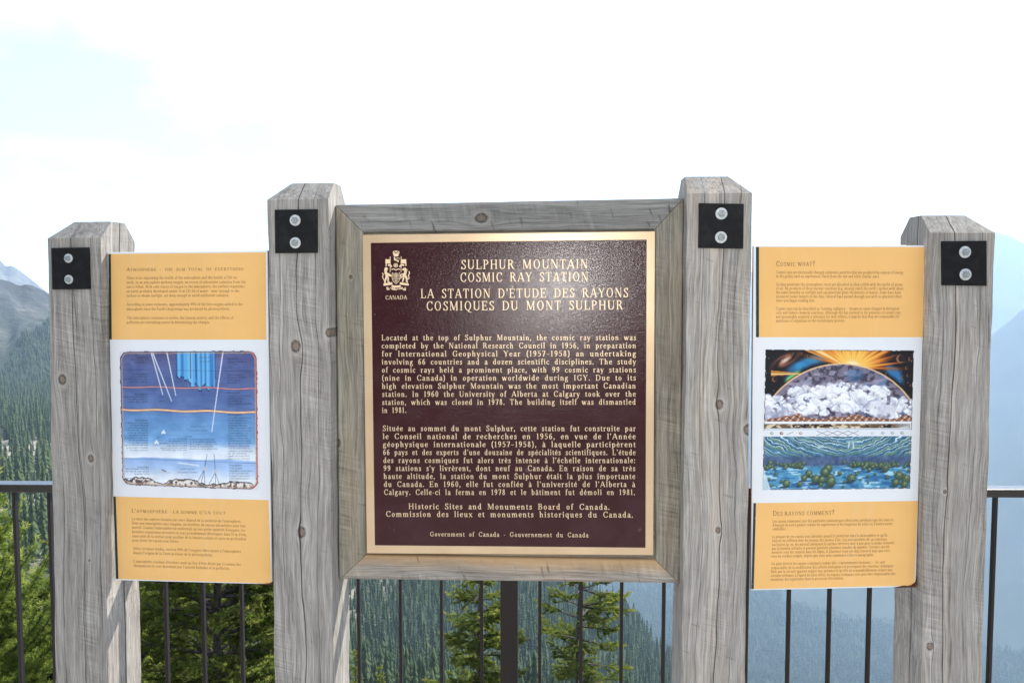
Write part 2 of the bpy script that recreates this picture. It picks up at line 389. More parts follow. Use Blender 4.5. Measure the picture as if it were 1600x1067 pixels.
class Text:
    """lines of lettering on a plane, each laid between two points of its baseline"""
    def __init__(s, depth=0.0, n=5): s.v = []; s.f = []; s.depth = depth; s.n = n
    def line(s, txt, p0, p1, cap, y, origin, smallcaps=False, justify=True, track=6.0, space=28):
        p0 = Vector(p0); p1 = Vector(p1); W = (p1 - p0).length; dx = (p1 - p0) / W; dy = Vector((-dx.y, dx.x))
        items = []; x = 0
        for i, ch in enumerate(txt):
            sc = 1.0
            if smallcaps and ch.isalpha():
                if ch.islower(): sc = .78
                ch = ch.upper()
            if ch == ' ': items.append((None, x, 1)); x += space; continue
            items.append((ch, x, sc)); x += GL[ch][0] * sc + track
        x -= track; k = cap / 70.0; ns = txt.count(' ')
        sx = k
        if justify:
            extra = W / k - x
            if extra > 0:
                sx = k * min(1.12, W / k / x); extra = W / sx - x
            if extra > 0 and ns: per = min(extra / ns, 40); rest = extra - per * ns
            else: per = 0; rest = extra
            if rest < 0: sx = W / x; per = 0; tr = 0
            else: tr = rest / max(1, len(txt) - 1)
        else: per = tr = 0
        add = 0
        for i, (ch, gx, sc) in enumerate(items):
            if ch is None: add += per + tr; continue
            key = (ch, s.n)
            if key not in CACHE: CACHE[key] = strips(ch, s.n)
            for j, (L, Rr, closed) in enumerate(CACHE[key]):
                yo = y - j * 3e-5 - (i % 2) * 1.5e-5
                s.strip([p0 + dx * ((gx + add + q.x * sc) * sx) + dy * (q.y * sc * k) for q in L],
                        [p0 + dx * ((gx + add + q.x * sc) * sx) + dy * (q.y * sc * k) for q in Rr], closed, yo, y + s.depth, origin)
            add += tr
    def strip(s, L, Rr, closed, y0, y1, origin):
        b = len(s.v); n = len(L); ox, oz = origin
        for q in L: s.v.append((q[0] - ox, y0, q[1] - oz))
        for q in Rr: s.v.append((q[0] - ox, y0, q[1] - oz))
        m = n if closed else n - 1
        for i in range(m):
            j = (i + 1) % n; s.f.append((b + i, b + n + i, b + n + j, b + j))
        if s.depth:
            c = len(s.v)
            for q in L: s.v.append((q[0] - ox, y1, q[1] - oz))
            for q in Rr: s.v.append((q[0] - ox, y1, q[1] - oz))
            for i in range(m):
                j = (i + 1) % n
                s.f.append((b + i, b + j, c + j, c + i)); s.f.append((b + n + j, b + n + i, c + n + i, c + n + j))
            if not closed:
                s.f.append((b, c, c + n, b + n)); s.f.append((b + n - 1, b + 2 * n - 1, c + 2 * n - 1, c + n - 1))
    def build(s, name, mat, parent):
        me = bpy.data.meshes.new(name); me.from_pydata(s.v, [], s.f); me.update(); return link(name, me, mat, parent)

# ------------------------------------------------------------------ the sign: planes of its three bays and four posts
WL = Plane(7.6, -.508, 1.946); WC = Plane(3.5, -.02, 1.9155); WR = Plane(-.4, .468, 1.885)
P2P = Plane(5.0, -.508, 1.946); P3P = Plane(2.4, .468, 1.885)
M_black = NB('black_painted_steel'); o_ = M_black.obj()
M_black.set(Base_Color=M_black.mix(M_black.rng(M_black.noise(o_, 60, 5), .45, .75), (.006, .006, .0065, 1), (.015, .0145, .015, 1)), Roughness=.65); M_black.b.inputs['Specular IOR Level'].default_value = .2
M_black.bump(M_black.noise(o_, 700, 3), .15, .0006); M_black = M_black.m
M_bolt = NB('galvanised_steel'); o_ = M_bolt.obj()
M_bolt.set(Base_Color=M_bolt.ramp(M_bolt.noise(o_, 260, 4), [(.3, (.20, .21, .21, 1)), (.7, (.40, .42, .42, 1))]), Roughness=.5, Metallic=.3)
M_bolt.bump(M_bolt.noise(o_, 500, 3), .3, .0008); M_bolt = M_bolt.m

nb = NB('pale_zinc_washer'); nb.set(Base_Color=nb.ramp(nb.noise(nb.obj(), 200, 4), [(.3, (.42, .44, .43, 1)), (.7, (.66, .69, .68, 1))]), Roughness=.5, Metallic=.15); M_washer = nb.m
def make_post(pl, fr, seed, outer, plate, bolts, label, plabel, knots_px, cracks_px, side_cracks, streak_px=(), warm=.35, tone=1.0):
    """fr: image points of the front face: left top, left bottom, right top, right bottom"""
    (xa, za), (xb, zb), (xc, zc), (xd, zd) = [pl.back(*p) for p in fr]
    ztop = (za + zc) / 2 + .043; zmin = 0.0
    def lx(z): return xb + (xa - xb) * (z - zb) / (za - zb)
    def rx(z): return xd + (xc - xd) * (z - zd) / (zc - zd)
    ox = (lx(1.2) + rx(1.2)) / 2; D = .14
    th = empty('wooden_post', pl.world(ox, 0, 0), -pl.phi)
    tag(th, label, 'post', 'weathered timber posts of the sign')
    bm = bmesh.new(); bmesh.ops.create_cube(bm, size=1)
    for v in bm.verts: v.co = Vector((v.co.x, v.co.y + .5, v.co.z + .5))
    for v in bm.verts: v.co = Vector((v.co.x * .14, v.co.y * D, v.co.z * ztop))
    c = .043
    cuts = [((0, c, ztop), (0, -1, 1)), ((0, D - c, ztop), (0, 1, 1)), ((outer * (.07 - c), 0, ztop), (outer, 0, 1))]
    for co, no in cuts:
        r = bmesh.ops.bisect_plane(bm, geom=bm.verts[:] + bm.edges[:] + bm.faces[:], plane_co=co, plane_no=Vector(no).normalized(), clear_outer=True)
        bmesh.ops.holes_fill(bm, edges=[e for e in bm.edges if e.is_boundary])
    bmesh.ops.dissolve_limit(bm, angle_limit=.01, verts=bm.verts, edges=bm.edges)
    bmesh.ops.recalc_face_normals(bm, faces=bm.faces)
    vert = [e for e in bm.edges if abs((e.verts[0].co - e.verts[1].co).normalized().z) > .99]
    oth = [e for e in bm.edges if e not in vert]
    bmesh.ops.bevel(bm, geom=vert, offset=.0085, segments=3, affect='EDGES', profile=.5, clamp_overlap=True)
    bmesh.ops.bevel(bm, geom=[e for e in bm.edges if e.is_valid and abs((e.verts[0].co - e.verts[1].co).normalized().z) < .95 and e.calc_length() > .02 and min(v.co.z for v in e.verts) > .5 and e.calc_face_angle(0) > .3],
                    offset=.0035, segments=2, affect='EDGES', profile=.5, clamp_overlap=True)
    # slices along the height, then lean and a little roughness of the edges
    for k in range(1, 56):
        bmesh.ops.bisect_plane(bm, geom=bm.verts[:] + bm.edges[:] + bm.faces[:], plane_co=(0, 0, ztop * k / 56 - .02), plane_no=(0, 0, 1))
    rng = random.Random(seed); ph = [rng.uniform(0, 6) for _ in range(6)]
    for v in bm.verts:
        z = v.co.z; s_ = (v.co.x + .07) / .14
        j = .0011 * math.sin(z * 11 + ph[0]) + .0006 * math.sin(z * 37 + ph[1]) + .0004 * rng.uniform(-1, 1)
        v.co.x = lx(z) + (rx(z) - lx(z)) * s_ - ox + j * (1 if s_ > .5 else -1)
        v.co.y += .0007 * math.sin(z * 23 + ph[3]) + .0004 * rng.uniform(-1, 1)
    me = bpy.data.meshes.new('timber'); bm.to_mesh(me); bm.free()
    kn = []
    for px, py, r in knots_px:
        x, z = pl.back(px, py); kn.append((x - ox, z, r))
    cr = []
    for px, py, amp, wd in cracks_px:
        x, z = pl.back(px, py); cr.append((x - ox, amp, wd))
    st = [(pl.back(px, 600)[0] - ox, wd) for px, wd in streak_px]
    link('timber', me, wood('weathered_post_timber', seed, tone, (1.05, 1.0, .935), kn, cr, side_cracks, 'z', st, .8, warm), th)
    q = [pl.back(*p, -.004) for p in plate]
    b = MB(); b.prism([(x - ox, z) for x, z in q], -.0055, .001)
    pt = b.build('fixing_plate', M_black, th, .0008, 1)
    for (px, py, r) in bolts:
        x, z = pl.back(px, py, -.0055); rr = r / F * 1.9
        b = MB(); b.lathe(x - ox, z, [(rr, -.0054), (rr, -.0073), (rr * .93, -.0078)], 24); b.build('washer', M_washer, pt); b = MB()
        b.lathe(x - ox, z, [(rr * .62, -.0076), (rr * .62, -.0125), (rr * .52, -.0138)], 6, rng.uniform(0, 1))
        b.build('bolt', M_bolt, pt)
    return th
def quad(x0, y0, x1, y1, sk=0): return [(x0 + sk, y1), (x1 + sk, y1), (x1, y0), (x0, y0)]
make_post(WL, [(75, 373), (88, 1067), (157, 372), (169, 1067)], 1, -1, [(82, 452.4), (140.2, 451.8), (138.8, 386.6), (80.4, 387.6)],
          [(107.3, 403.7, 7.4), (107.8, 436.7, 7.4)], 'lowest grey timber post with two cracked pale faces, left of the atmosphere panel', None,
          [(97, 593, .0075), (142, 716, .0055), (140, 875, .002)], [(117, 500, .010, .0014), (129, 800, .02, .0008), (152, 700, .012, .0007), (101, 960, .01, .0006)], [(.074, .008, .0026)], (), .1)
make_post(P2P, [(418, 312), (430.5, 1067), (513, 312), (520, 1067)], 2, -1, [(430, 395.8), (496.2, 395.2), (495.8, 327), (429.4, 328)],
          [(461.4, 344.5, 8.7), (461.6, 379.6, 8.7)], 'tall grey timber post between the atmosphere panel and the bronze plaque, round knot low down', None,
          [(462, 541, .0085), (471, 831, .0078), (514, 520, .006)], [(467, 480, .004, .0016), (443, 700, .02, .0006), (494, 620, .012, .0007)], [(.06, .008, .0012)], (), .05)
make_post(P3P, [(1075, 302), (1064.5, 1067), (1174.6, 302), (1164, 1067)], 3, 1, [(1091, 387.6), (1161.2, 388.8), (1162.2, 318.8), (1092, 317.6)],
          [(1127, 334, 9), (1126.4, 371, 9)], 'tall grey timber post with pinkish worn band between the bronze plaque and cosmic ray panel', None,
          [(1124, 632, .0065), (1169, 671, .0075), (1122, 828, .0045)], [(1127, 480, .005, .0015), (1148, 700, .012, .0006), (1096, 560, .01, .0005)], [], [(1112, .022)], .55, 1.04)
make_post(WR, [(1454, 364), (1439, 1067), (1553.6, 364), (1533.5, 1067)], 4, 1, [(1472, 445.8), (1541.6, 446.8), (1541.4, 376.4), (1471.6, 377)],
          [(1507.5, 394, 9), (1508.2, 429, 9)], 'grey timber post with one long straight crack, right of the cosmic ray panel', None,
          [(1477, 768, .003), (1453, 1009, .006)], [(1481, 760, .003, .0020), (1522, 640, .012, .0006), (1460, 860, .01, .0006)], [(.055, .004, .002)], [(1490, .006)], .25, 1.06)

# ------------------------------------------------------------------ mitred timber frame round the plaque
FO = .046                                       # frame face this far behind the post faces
corn_o = [(524, 320), (1068, 309.5), (1062.5, 912.5), (529.5, 906)]      # TL TR BR BL
corn_i = [(568, 363.5), (1022.5, 359.5), (1024, 874.5), (571.5, 867)]
co_ = [WC.back(*p, FO) for p in corn_o]; ci_ = [WC.back(*p, FO) for p in corn_i]
FOX, FOZ = (co_[2][0] + co_[3][0]) / 2, min(co_[2][1], co_[3][1])
frame = empty('plaque_frame', WC.world(FOX, 0, FOZ), -WC.phi)
tag(frame, 'mitred weathered timber frame holding the maroon plaque between two tall posts', 'frame')
def member(name, a, b, c, d, mat):
    """a, b outer corners, c, d inner corners; slightly shrunk so that the mitre shows as a joint"""
    pts = [Vector(p) for p in (a, b, c, d)]; ctr = sum(pts, Vector((0, 0))) / 4
    e = (pts[1] - pts[0]).normalized()
    sh = [pts[0] + e * .0007, pts[1] - e * .0007, pts[2] - e * .0007, pts[3] + e * .0007]
    poly = [(p.x - FOX, p.y - FOZ) for p in sh]
    bm = bmesh.new(); area = sum(poly[i][0] * poly[(i + 1) % 4][1] - poly[(i + 1) % 4][0] * poly[i][1] for i in range(4))
    if area < 0: poly.reverse()
    n = 4; vs = [bm.verts.new((x, FO, z)) for x, z in poly] + [bm.verts.new((x, FO + .062, z)) for x, z in poly]
    bm.faces.new(vs[:4]); bm.faces.new(vs[:3:-1])
    for i in range(4): bm.faces.new((vs[i], vs[i + 4], vs[(i + 1) % 4 + 4], vs[(i + 1) % 4]))
    bmesh.ops.recalc_face_normals(bm, faces=bm.faces)
    inner = []; outer = []
    dirv = Vector((e.x, 0, e.y))
    for ed in bm.edges:
        if abs(abs((ed.verts[0].co - ed.verts[1].co).normalized().dot(dirv)) - 1) < .02 and all(v.co.y < FO + .001 for v in ed.verts):
            m = (ed.verts[0].co + ed.verts[1].co) / 2
            dl = (Vector((m.x + FOX, m.z + FOZ)) - (pts[0] + pts[1]) / 2).length
            (outer if dl < .02 else inner).append(ed)
    bmesh.ops.bevel(bm, geom=inner, offset=.007, segments=3, affect='EDGES', profile=.5)
    bmesh.ops.bevel(bm, geom=[x for x in outer if x.is_valid], offset=.005 if name != 'bottom_rail' else .012, segments=3, affect='EDGES', profile=.5)
    me = bpy.data.meshes.new(name); bm.to_mesh(me); bm.free(); return link(name, me, mat, frame)
def fk(px, py):
    x, z = WC.back(px, py, FO); return x - FOX, z - FOZ
k1 = fk(752, 341); k1 = (k1[1], k1[0], .0085)
k2 = fk(612, 900)
member('top_rail', co_[0], co_[1], ci_[1], ci_[0], wood('frame_top_timber', 6, .74, (1.0, 1.0, .97), [k1], [(.548, .002, .0005)], [], 'x', (), 1.5, .1, 75, .75))
member('bottom_rail', co_[3], co_[2], ci_[2], ci_[3], wood('frame_bottom_timber', 7, .92, (1.08, 1.0, .90), [], [], [], 'x', (), 1.7, .8, 75, .6, (.030, .058, .75)))
kk = fk(527, 692); kk2 = fk(548, 433)
member('left_stile', co_[3], co_[0], ci_[0], ci_[3], wood('frame_side_timber', 8, .80, (1.07, 1.0, .83), [(kk[0], kk[1], .006), (kk2[0], kk2[1], .003)], [], [], 'z', (), 1.2, .7))
member('right_stile', co_[2], co_[1], ci_[1], ci_[2], wood('frame_side_timber_worn', 9, .77, (1.06, 1.0, .84), [], [], [], 'z', (), 1.2, .6))
bk = [(x - FOX, z - FOZ) for x, z in (ci_[3], ci_[2], ci_[1], ci_[0])]
b = MB(); cxm = sum(p[0] for p in bk) / 4; czm = sum(p[1] for p in bk) / 4
b.prism([(cxm + (x - cxm) * 1.012, czm + (z - czm) * 1.012) for x, z in bk], FO + .0135, FO + .030)
b.build('backing_board', wood('backing_board_timber', 10, .95, (1.1, 1, .82), axis='x', warm=.6), frame)

# ------------------------------------------------------------------ bronze plaque
PF = .034                                       # border face
pc_o = [WC.back(*p, PF) for p in ((573, 864), (1020.6, 867), (1023.6, 361.6), (566.3, 367.2))]   # BL BR TR TL
pc_i = [WC.back(*p, PF) for p in ((585.6, 851.8), (1008.6, 855.6), (1010.3, 374.7), (579, 379.7))]
POX, POZ = (pc_o[0][0] + pc_o[1][0]) / 2, min(pc_o[0][1], pc_o[1][1])
plaque = empty('memorial_plaque', WC.world(POX, 0, POZ), -WC.phi)
tag(plaque, 'maroon plaque with raised bronze lettering, crest and plain bronze border', 'plaque')
sub_ = lambda P, o: [(x - o[0], z - o[1]) for x, z in P]
PO = (POX, POZ)
nb = NB('brushed_bronze'); o_ = nb.obj(); xx = nb.xyz(o_)
nb.set(Base_Color=nb.ramp(nb.noise(o_, 9, 5), [(.3, (.60, .42, .25, 1)), (.7, (.70, .51, .32, 1))]), Roughness=.32, Metallic=.3)
hb = nb.noise(nb.comb(nb.mul(xx[0], 40), nb.mul(xx[1], 40), nb.mul(xx[2], 1100)), 1, 2); nb.bump(hb, .5, .00013)
M_bronze = nb.m
nb = NB('bronze_lettering'); nb.set(Base_Color=(.82, .60, .38, 1), Roughness=.42, Metallic=.2)
nb.bump(nb.noise(nb.obj(), 900, 2), .15, .0004); M_letter = nb.m
nb = NB('maroon_enamel'); o_ = nb.obj()
wq = nb.xyz(o_); h = nb.mul(nb.noise(nb.comb(nb.add(nb.mul(wq[0], 230), nb.mul(wq[2], 120)), nb.mul(wq[1], 200), nb.mul(wq[2], 260)), 1, 4, .62, .8), 1.3)
h = nb.add(h, nb.mul(nb.noise(o_, 150, 2, .5), .5))
spots = nb.rng(nb.noise(o_, 34, 2), .70, .76)
dust = nb.rng(nb.noise(o_, 11, 5, .65), .45, .75)
c0 = nb.mix(nb.noise(o_, 5, 3), (.036, .0072, .0098, 1), (.043, .0090, .0120, 1))
c0 = nb.mix(nb.mul(dust, .10), c0, (.16, .10, .11, 1)); c0 = nb.mix(nb.mul(spots, .16), c0, (.25, .20, .24, 1))
nb.set(Base_Color=c0, Roughness=nb.rng(nb.noise(o_, 60, 3), .3, .7, .13, .19)); nb.bump(h, .55, .00072); nb.b.inputs['Specular IOR Level'].default_value = .27; nb.b.inputs['Coat Weight'].default_value = .13; nb.b.inputs['Coat Roughness'].default_value = .235
M_maroon = nb.m
# border: four mitred-looking strips joined as one ring
O = sub_(pc_o, PO); I = sub_(pc_i, PO)
b = MB(); yf, yb, yi = PF, PF + .012, PF + .0022
vs = [(x, yf, z) for x, z in O] + [(x, yf, z) for x, z in I] + [(x, yb, z) for x, z in O] + [(x, yb, z) for x, z in I]
fs = []
for i in range(4):
    j = (i + 1) % 4
    fs += [(i, j, 4 + j, 4 + i), (8 + i, i + 12, 12 + j, 8 + j), (i, 8 + i, 8 + j, j), (4 + i, 4 + j, 12 + j, 12 + i)]
b.add(vs, fs); b.build('border', M_bronze, plaque, .0007, 1)
b = MB(); b.prism([(x * 1.0, z) for x, z in I], yi, yb - .0005); b.build('field', M_maroon, plaque)
LY = yi - .0017
def plq(px, py): return WC.back(px, py, LY)
def ptext(name, rows, cap, track=9.0, space=62):
    t = Text(.0017, 5)
    for txt, x0, y0, x1, y1 in rows: t.line(txt, plq(x0, y0), plq(x1, y1), cap / F * 1.9, LY, PO, track=track, space=space)
    return t.build(name, M_letter, plaque)
ptext('title_lettering', [('SULPHUR MOUNTAIN', 720, 420.6, 919, 419.6), ('COSMIC RAY STATION', 718.6, 440.4, 919.5, 439.4),
      ("LA STATION D'ÉTUDE DES RAYONS", 657, 465.8, 982, 464.4), ('COSMIQUES DU MONT SULPHUR', 665.7, 485.2, 974, 483.6)], 14.6)
EN = ['Located at the top of Sulphur Mountain, the cosmic ray station was', 'completed by the National Research Council in 1956, in preparation',
      'for International Geophysical Year (1957–1958) an undertaking', 'involving 66 countries and a dozen scientific disciplines. The study',
      'of cosmic rays held a prominent place, with 99 cosmic ray stations', '(nine in Canada) in operation worldwide during IGY. Due to its',
      'high elevation Sulphur Mountain was the most important Canadian', 'station. In 1960 the University of Alberta at Calgary took over the',
      'station, which was closed in 1978. The building itself was dismantled', 'in 1981.']
rows = []
for i, tx in enumerate(EN):
    y = 531.8 + i * 12.58; rows.append((tx, 596 + i * .09, y, 994 - i * .06 if i < 9 else 635, y - .4))
ptext('english_lettering', rows, 9.0)
FR = ['Située au sommet du mont Sulphur, cette station fut construite par', "le Conseil national de recherches en 1956, en vue de l'Année",
      'géophysique internationale (1957–1958), à laquelle participèrent', "66 pays et des experts d'une douzaine de spécialités scientifiques. L'étude",
      "des rayons cosmiques fut alors très intense à l'échelle internationale:", "99 stations s'y livrèrent, dont neuf au Canada. En raison de sa très",
      'haute altitude, la station du mont Sulphur était la plus importante', "du Canada. En 1960, elle fut confiée à l'université de l'Alberta à",
      'Calgary. Celle-ci la ferma en 1978 et le bâtiment fut démoli en 1981.']
rows = []
for i, tx in enumerate(FR):
    y = 673.2 + i * 12.45; rows.append((tx, 597.6 + i * .26, y, 993.6 - i * .14, y + .2))
ptext('french_lettering', rows, 9.0)
ptext('board_lettering', [('Historic Sites and Monuments Board of Canada.', 638, 795, 953, 796), ('Commission des lieux et monuments historiques du Canada.', 602.6, 807, 989.5, 808.2)], 9.3, 9)
ptext('government_lettering', [('Government of Canada - Gouvernement du Canada', 671.6, 837.5, 919.5, 839)], 7.4, 9)
# coat of arms, in relief: strokes and plates drawn on the plaque
arms = Text(.0017, 4)
def A2(zx, zy): return plq(590 + zx * .08439, 385 + zy * .08435)
def plate(pts, lift=0.0):
    m = len(pts) // 2; L = [Vector(A2(*p)) for p in pts[:m]]; Rr = [Vector(A2(*p)) for p in pts[::-1][:m]]
    arms.strip(L, Rr, 0, LY - lift, LY + .0017, PO)
def stroke(pts, wd, lift=0.0, n=5):
    c = catmull(pts, n); L = []; Rr = []
    for i, q in enumerate(c):
        d = (c[min(i + 1, len(c) - 1)] - c[max(i - 1, 0)]).normalized(); t = i / (len(c) - 1)
        ww = (wd[0] + (wd[1] - wd[0]) * t) / 2; nn = Vector((-d.y, d.x)) * ww
        L.append(Vector(A2(*(q + nn)))); Rr.append(Vector(A2(*(q - nn))))
    arms.strip(L, Rr, 0, LY - lift, LY + .0017, PO)
def disc(x, y, r, lift=0.0, ri=.1):
    m = 12
    L = [Vector(A2(x + r * math.cos(i * math.tau / m), y + r * math.sin(i * math.tau / m))) for i in range(m)]
    Rr = [Vector(A2(x + ri * math.cos(i * math.tau / m), y + ri * math.sin(i * math.tau / m))) for i in range(m)]
    arms.strip(L, Rr, 1, LY - lift, LY + .0017, PO)
e1, e2, e3 = .0003, .0006, .0009
# royal crown
plate([(300, 186), (288, 130), (390, 130), (382, 186)]); stroke([(294, 140), (290, 105), (320, 92), (342, 108)], (14, 12), e1)
stroke([(388, 140), (394, 105), (366, 92), (342, 108)], (14, 12), e1); disc(341, 92, 13, e2); disc(315, 122, 9, e2); disc(366, 122, 9, e2)
# crest lion, helmet and mantling
stroke([(312, 196), (316, 262)], (22, 18)); stroke([(318, 232), (350, 262), (382, 262), (372, 296)], (24, 15), e1); stroke([(345, 226), (390, 214), (404, 240)], (12, 6))
disc(335, 352, 40, 0, 28); disc(335, 352, 18, e2); stroke([(262, 382), (228, 346), (192, 350)], (26, 34)); stroke([(404, 382), (440, 346), (490, 350)], (26, 34))
stroke([(162, 320), (155, 370)], (22, 12), e1); stroke([(520, 320), (526, 366)], (22, 12), e1)
# flags and their staffs
plate([(146, 238), (232, 242), (232, 316), (142, 318)]); plate([(150, 258), (230, 262), (230, 270), (150, 266)], e2)
plate([(432, 242), (526, 238), (532, 318), (432, 316)]); disc(480, 280, 17, e2); disc(452, 262, 7, e2); disc(508, 262, 7, e2)
stroke([(232, 190), (234, 330), (232, 480)], (10, 8), e3); stroke([(436, 190), (434, 330), (436, 480)], (10, 8), e3)
# wreath
stroke([(256, 430), (300, 420), (340, 440), (380, 420), (420, 430)], (16, 16), e1)
# shield with its quarters
for x in (300, 322, 356, 378): stroke([(x, 494), (x, 590)], (8, 8), e1)
stroke([(280, 540), (402, 540)], (6, 6), e2); stroke([(282, 602), (402, 602)], (8, 8), e1); stroke([(341, 484), (341, 600)], (8, 8), e3)
disc(325, 632, 13, e1); disc(358, 632, 13, e1); disc(341, 660, 11, e1)
stroke([(276, 482), (268, 560), (288, 640), (341, 692)], (9, 9), e3); stroke([(406, 482), (414, 560), (394, 640), (341, 692)], (9, 9), e3)
# lion supporter
disc(158, 418, 32); disc(140, 440, 20, e1); stroke([(150, 440), (152, 500), (188, 560)], (48, 40), e1); stroke([(176, 500), (222, 520), (258, 546)], (30, 18), e2)
stroke([(190, 520), (236, 552), (260, 540)], (22, 12), e3); stroke([(166, 545), (150, 610), (132, 650), (146, 690)], (38, 22)); stroke([(186, 560), (196, 610), (192, 650), (222, 668)], (30, 18), e1)
stroke([(140, 640), (112, 610), (92, 560), (104, 520), (84, 494)], (13, 16), e1)
# unicorn supporter
disc(500, 424, 30); disc(530, 440, 22, e1); stroke([(478, 412), (460, 440)], (20, 14), e2); stroke([(520, 440), (510, 500), (480, 550)], (50, 40), e1)
stroke([(496, 510), (440, 520), (420, 566)], (26, 14), e2); stroke([(490, 540), (450, 560), (424, 600)], (20, 12), e3); stroke([(480, 560), (474, 610), (460, 660)], (34, 20))
stroke([(510, 540), (540, 600), (536, 640), (556, 676)], (40, 22), e1); stroke([(545, 620), (580, 590), (570, 540), (590, 500), (580, 462)], (13, 17), e1)
# ground, motto ribbon and flowers
plate([(108, 690), (270, 664), (272, 708), (112, 732)], e1); plate([(412, 664), (574, 690), (574, 728), (412, 706)], e1)
stroke([(262, 732), (300, 744), (340, 746), (384, 744), (424, 732)], (42, 42), e2); stroke([(284, 742), (340, 750), (400, 742)], (7, 7), e3)
for i, (x, y) in enumerate([(180, 770), (205, 795), (240, 770), (310, 790), (340, 800), (372, 790), (445, 772), (480, 795), (508, 768), (275, 785), (410, 785), (180, 800), (505, 800)]): disc(x, y, 20 - (i % 3) * 4, e1 * (i % 4), 6)
arms.build('coat_of_arms', M_letter, plaque)
t = Text(.0017, 5); t.line('CANADA', plq(602, 468), plq(636, 467.6), 6.4 / F * 1.9, LY, PO, track=5); t.build('crest_lettering', M_letter, plaque)
# ------------------------------------------------------------------ printed pictures, painted cell by cell into a colour attribute
def vnoise(h, w, ny, nx, seed):
    g = np.random.RandomState(seed).rand(ny + 2, nx + 2)
    y = np.linspace(0, ny, h); x = np.linspace(0, nx, w); yi = np.minimum(y.astype(int), ny); xi = np.minimum(x.astype(int), nx)
    fy = y - yi; fx = x - xi; fy = (fy * fy * (3 - 2 * fy))[:, None]; fx = (fx * fx * (3 - 2 * fx))[None]
    a = g[yi][:, xi]; b_ = g[yi][:, xi + 1]; c = g[yi + 1][:, xi]; d = g[yi + 1][:, xi + 1]
    return (a * (1 - fx) + b_ * fx) * (1 - fy) + (c * (1 - fx) + d * fx) * fy
def fbm(h, w, ny, nx, seed, o=4): return sum(vnoise(h, w, ny << k, nx << k, seed + k) * .5 ** k for k in range(o)) / (2 - .5 ** (o - 1))
class Paint:
    def __init__(s, h, w, base):
        s.h, s.w = h, w; s.a = np.empty((h, w, 3)); s.a[:] = base
        s.v, s.u = np.mgrid[0:h, 0:w]; s.v = (s.v + .5) / h; s.u = (s.u + .5) / w
    def over(s, col, al):
        al = np.clip(al, 0, 1)[..., None] if not np.isscalar(al) else al
        s.a = s.a * (1 - al) + np.asarray(col, float) * al
    def line(s, x0, y0, x1, y1, wd, col, al=1.0, wd1=None):
        dx, dy = x1 - x0, y1 - y0; L2 = dx * dx + dy * dy
        t = np.clip(((s.u - x0) * dx + (s.v - y0) * dy) / L2, 0, 1)
        d = np.hypot(s.u - x0 - t * dx, s.v - y0 - t * dy); ww = wd + ((wd1 if wd1 is not None else wd) - wd) * t
        s.over(col, np.clip((ww - d) / .003 + .5, 0, 1) * al)
    def disc(s, x, y, rx, ry, col, al=1.0, soft=.12):
        d = np.hypot((s.u - x) / rx, (s.v - y) / ry); s.over(col, np.clip((1 - d) / soft, 0, 1) * al)
def ss(x, a, b): t = np.clip((x - a) / (b - a), 0, 1); return t * t * (3 - 2 * t)

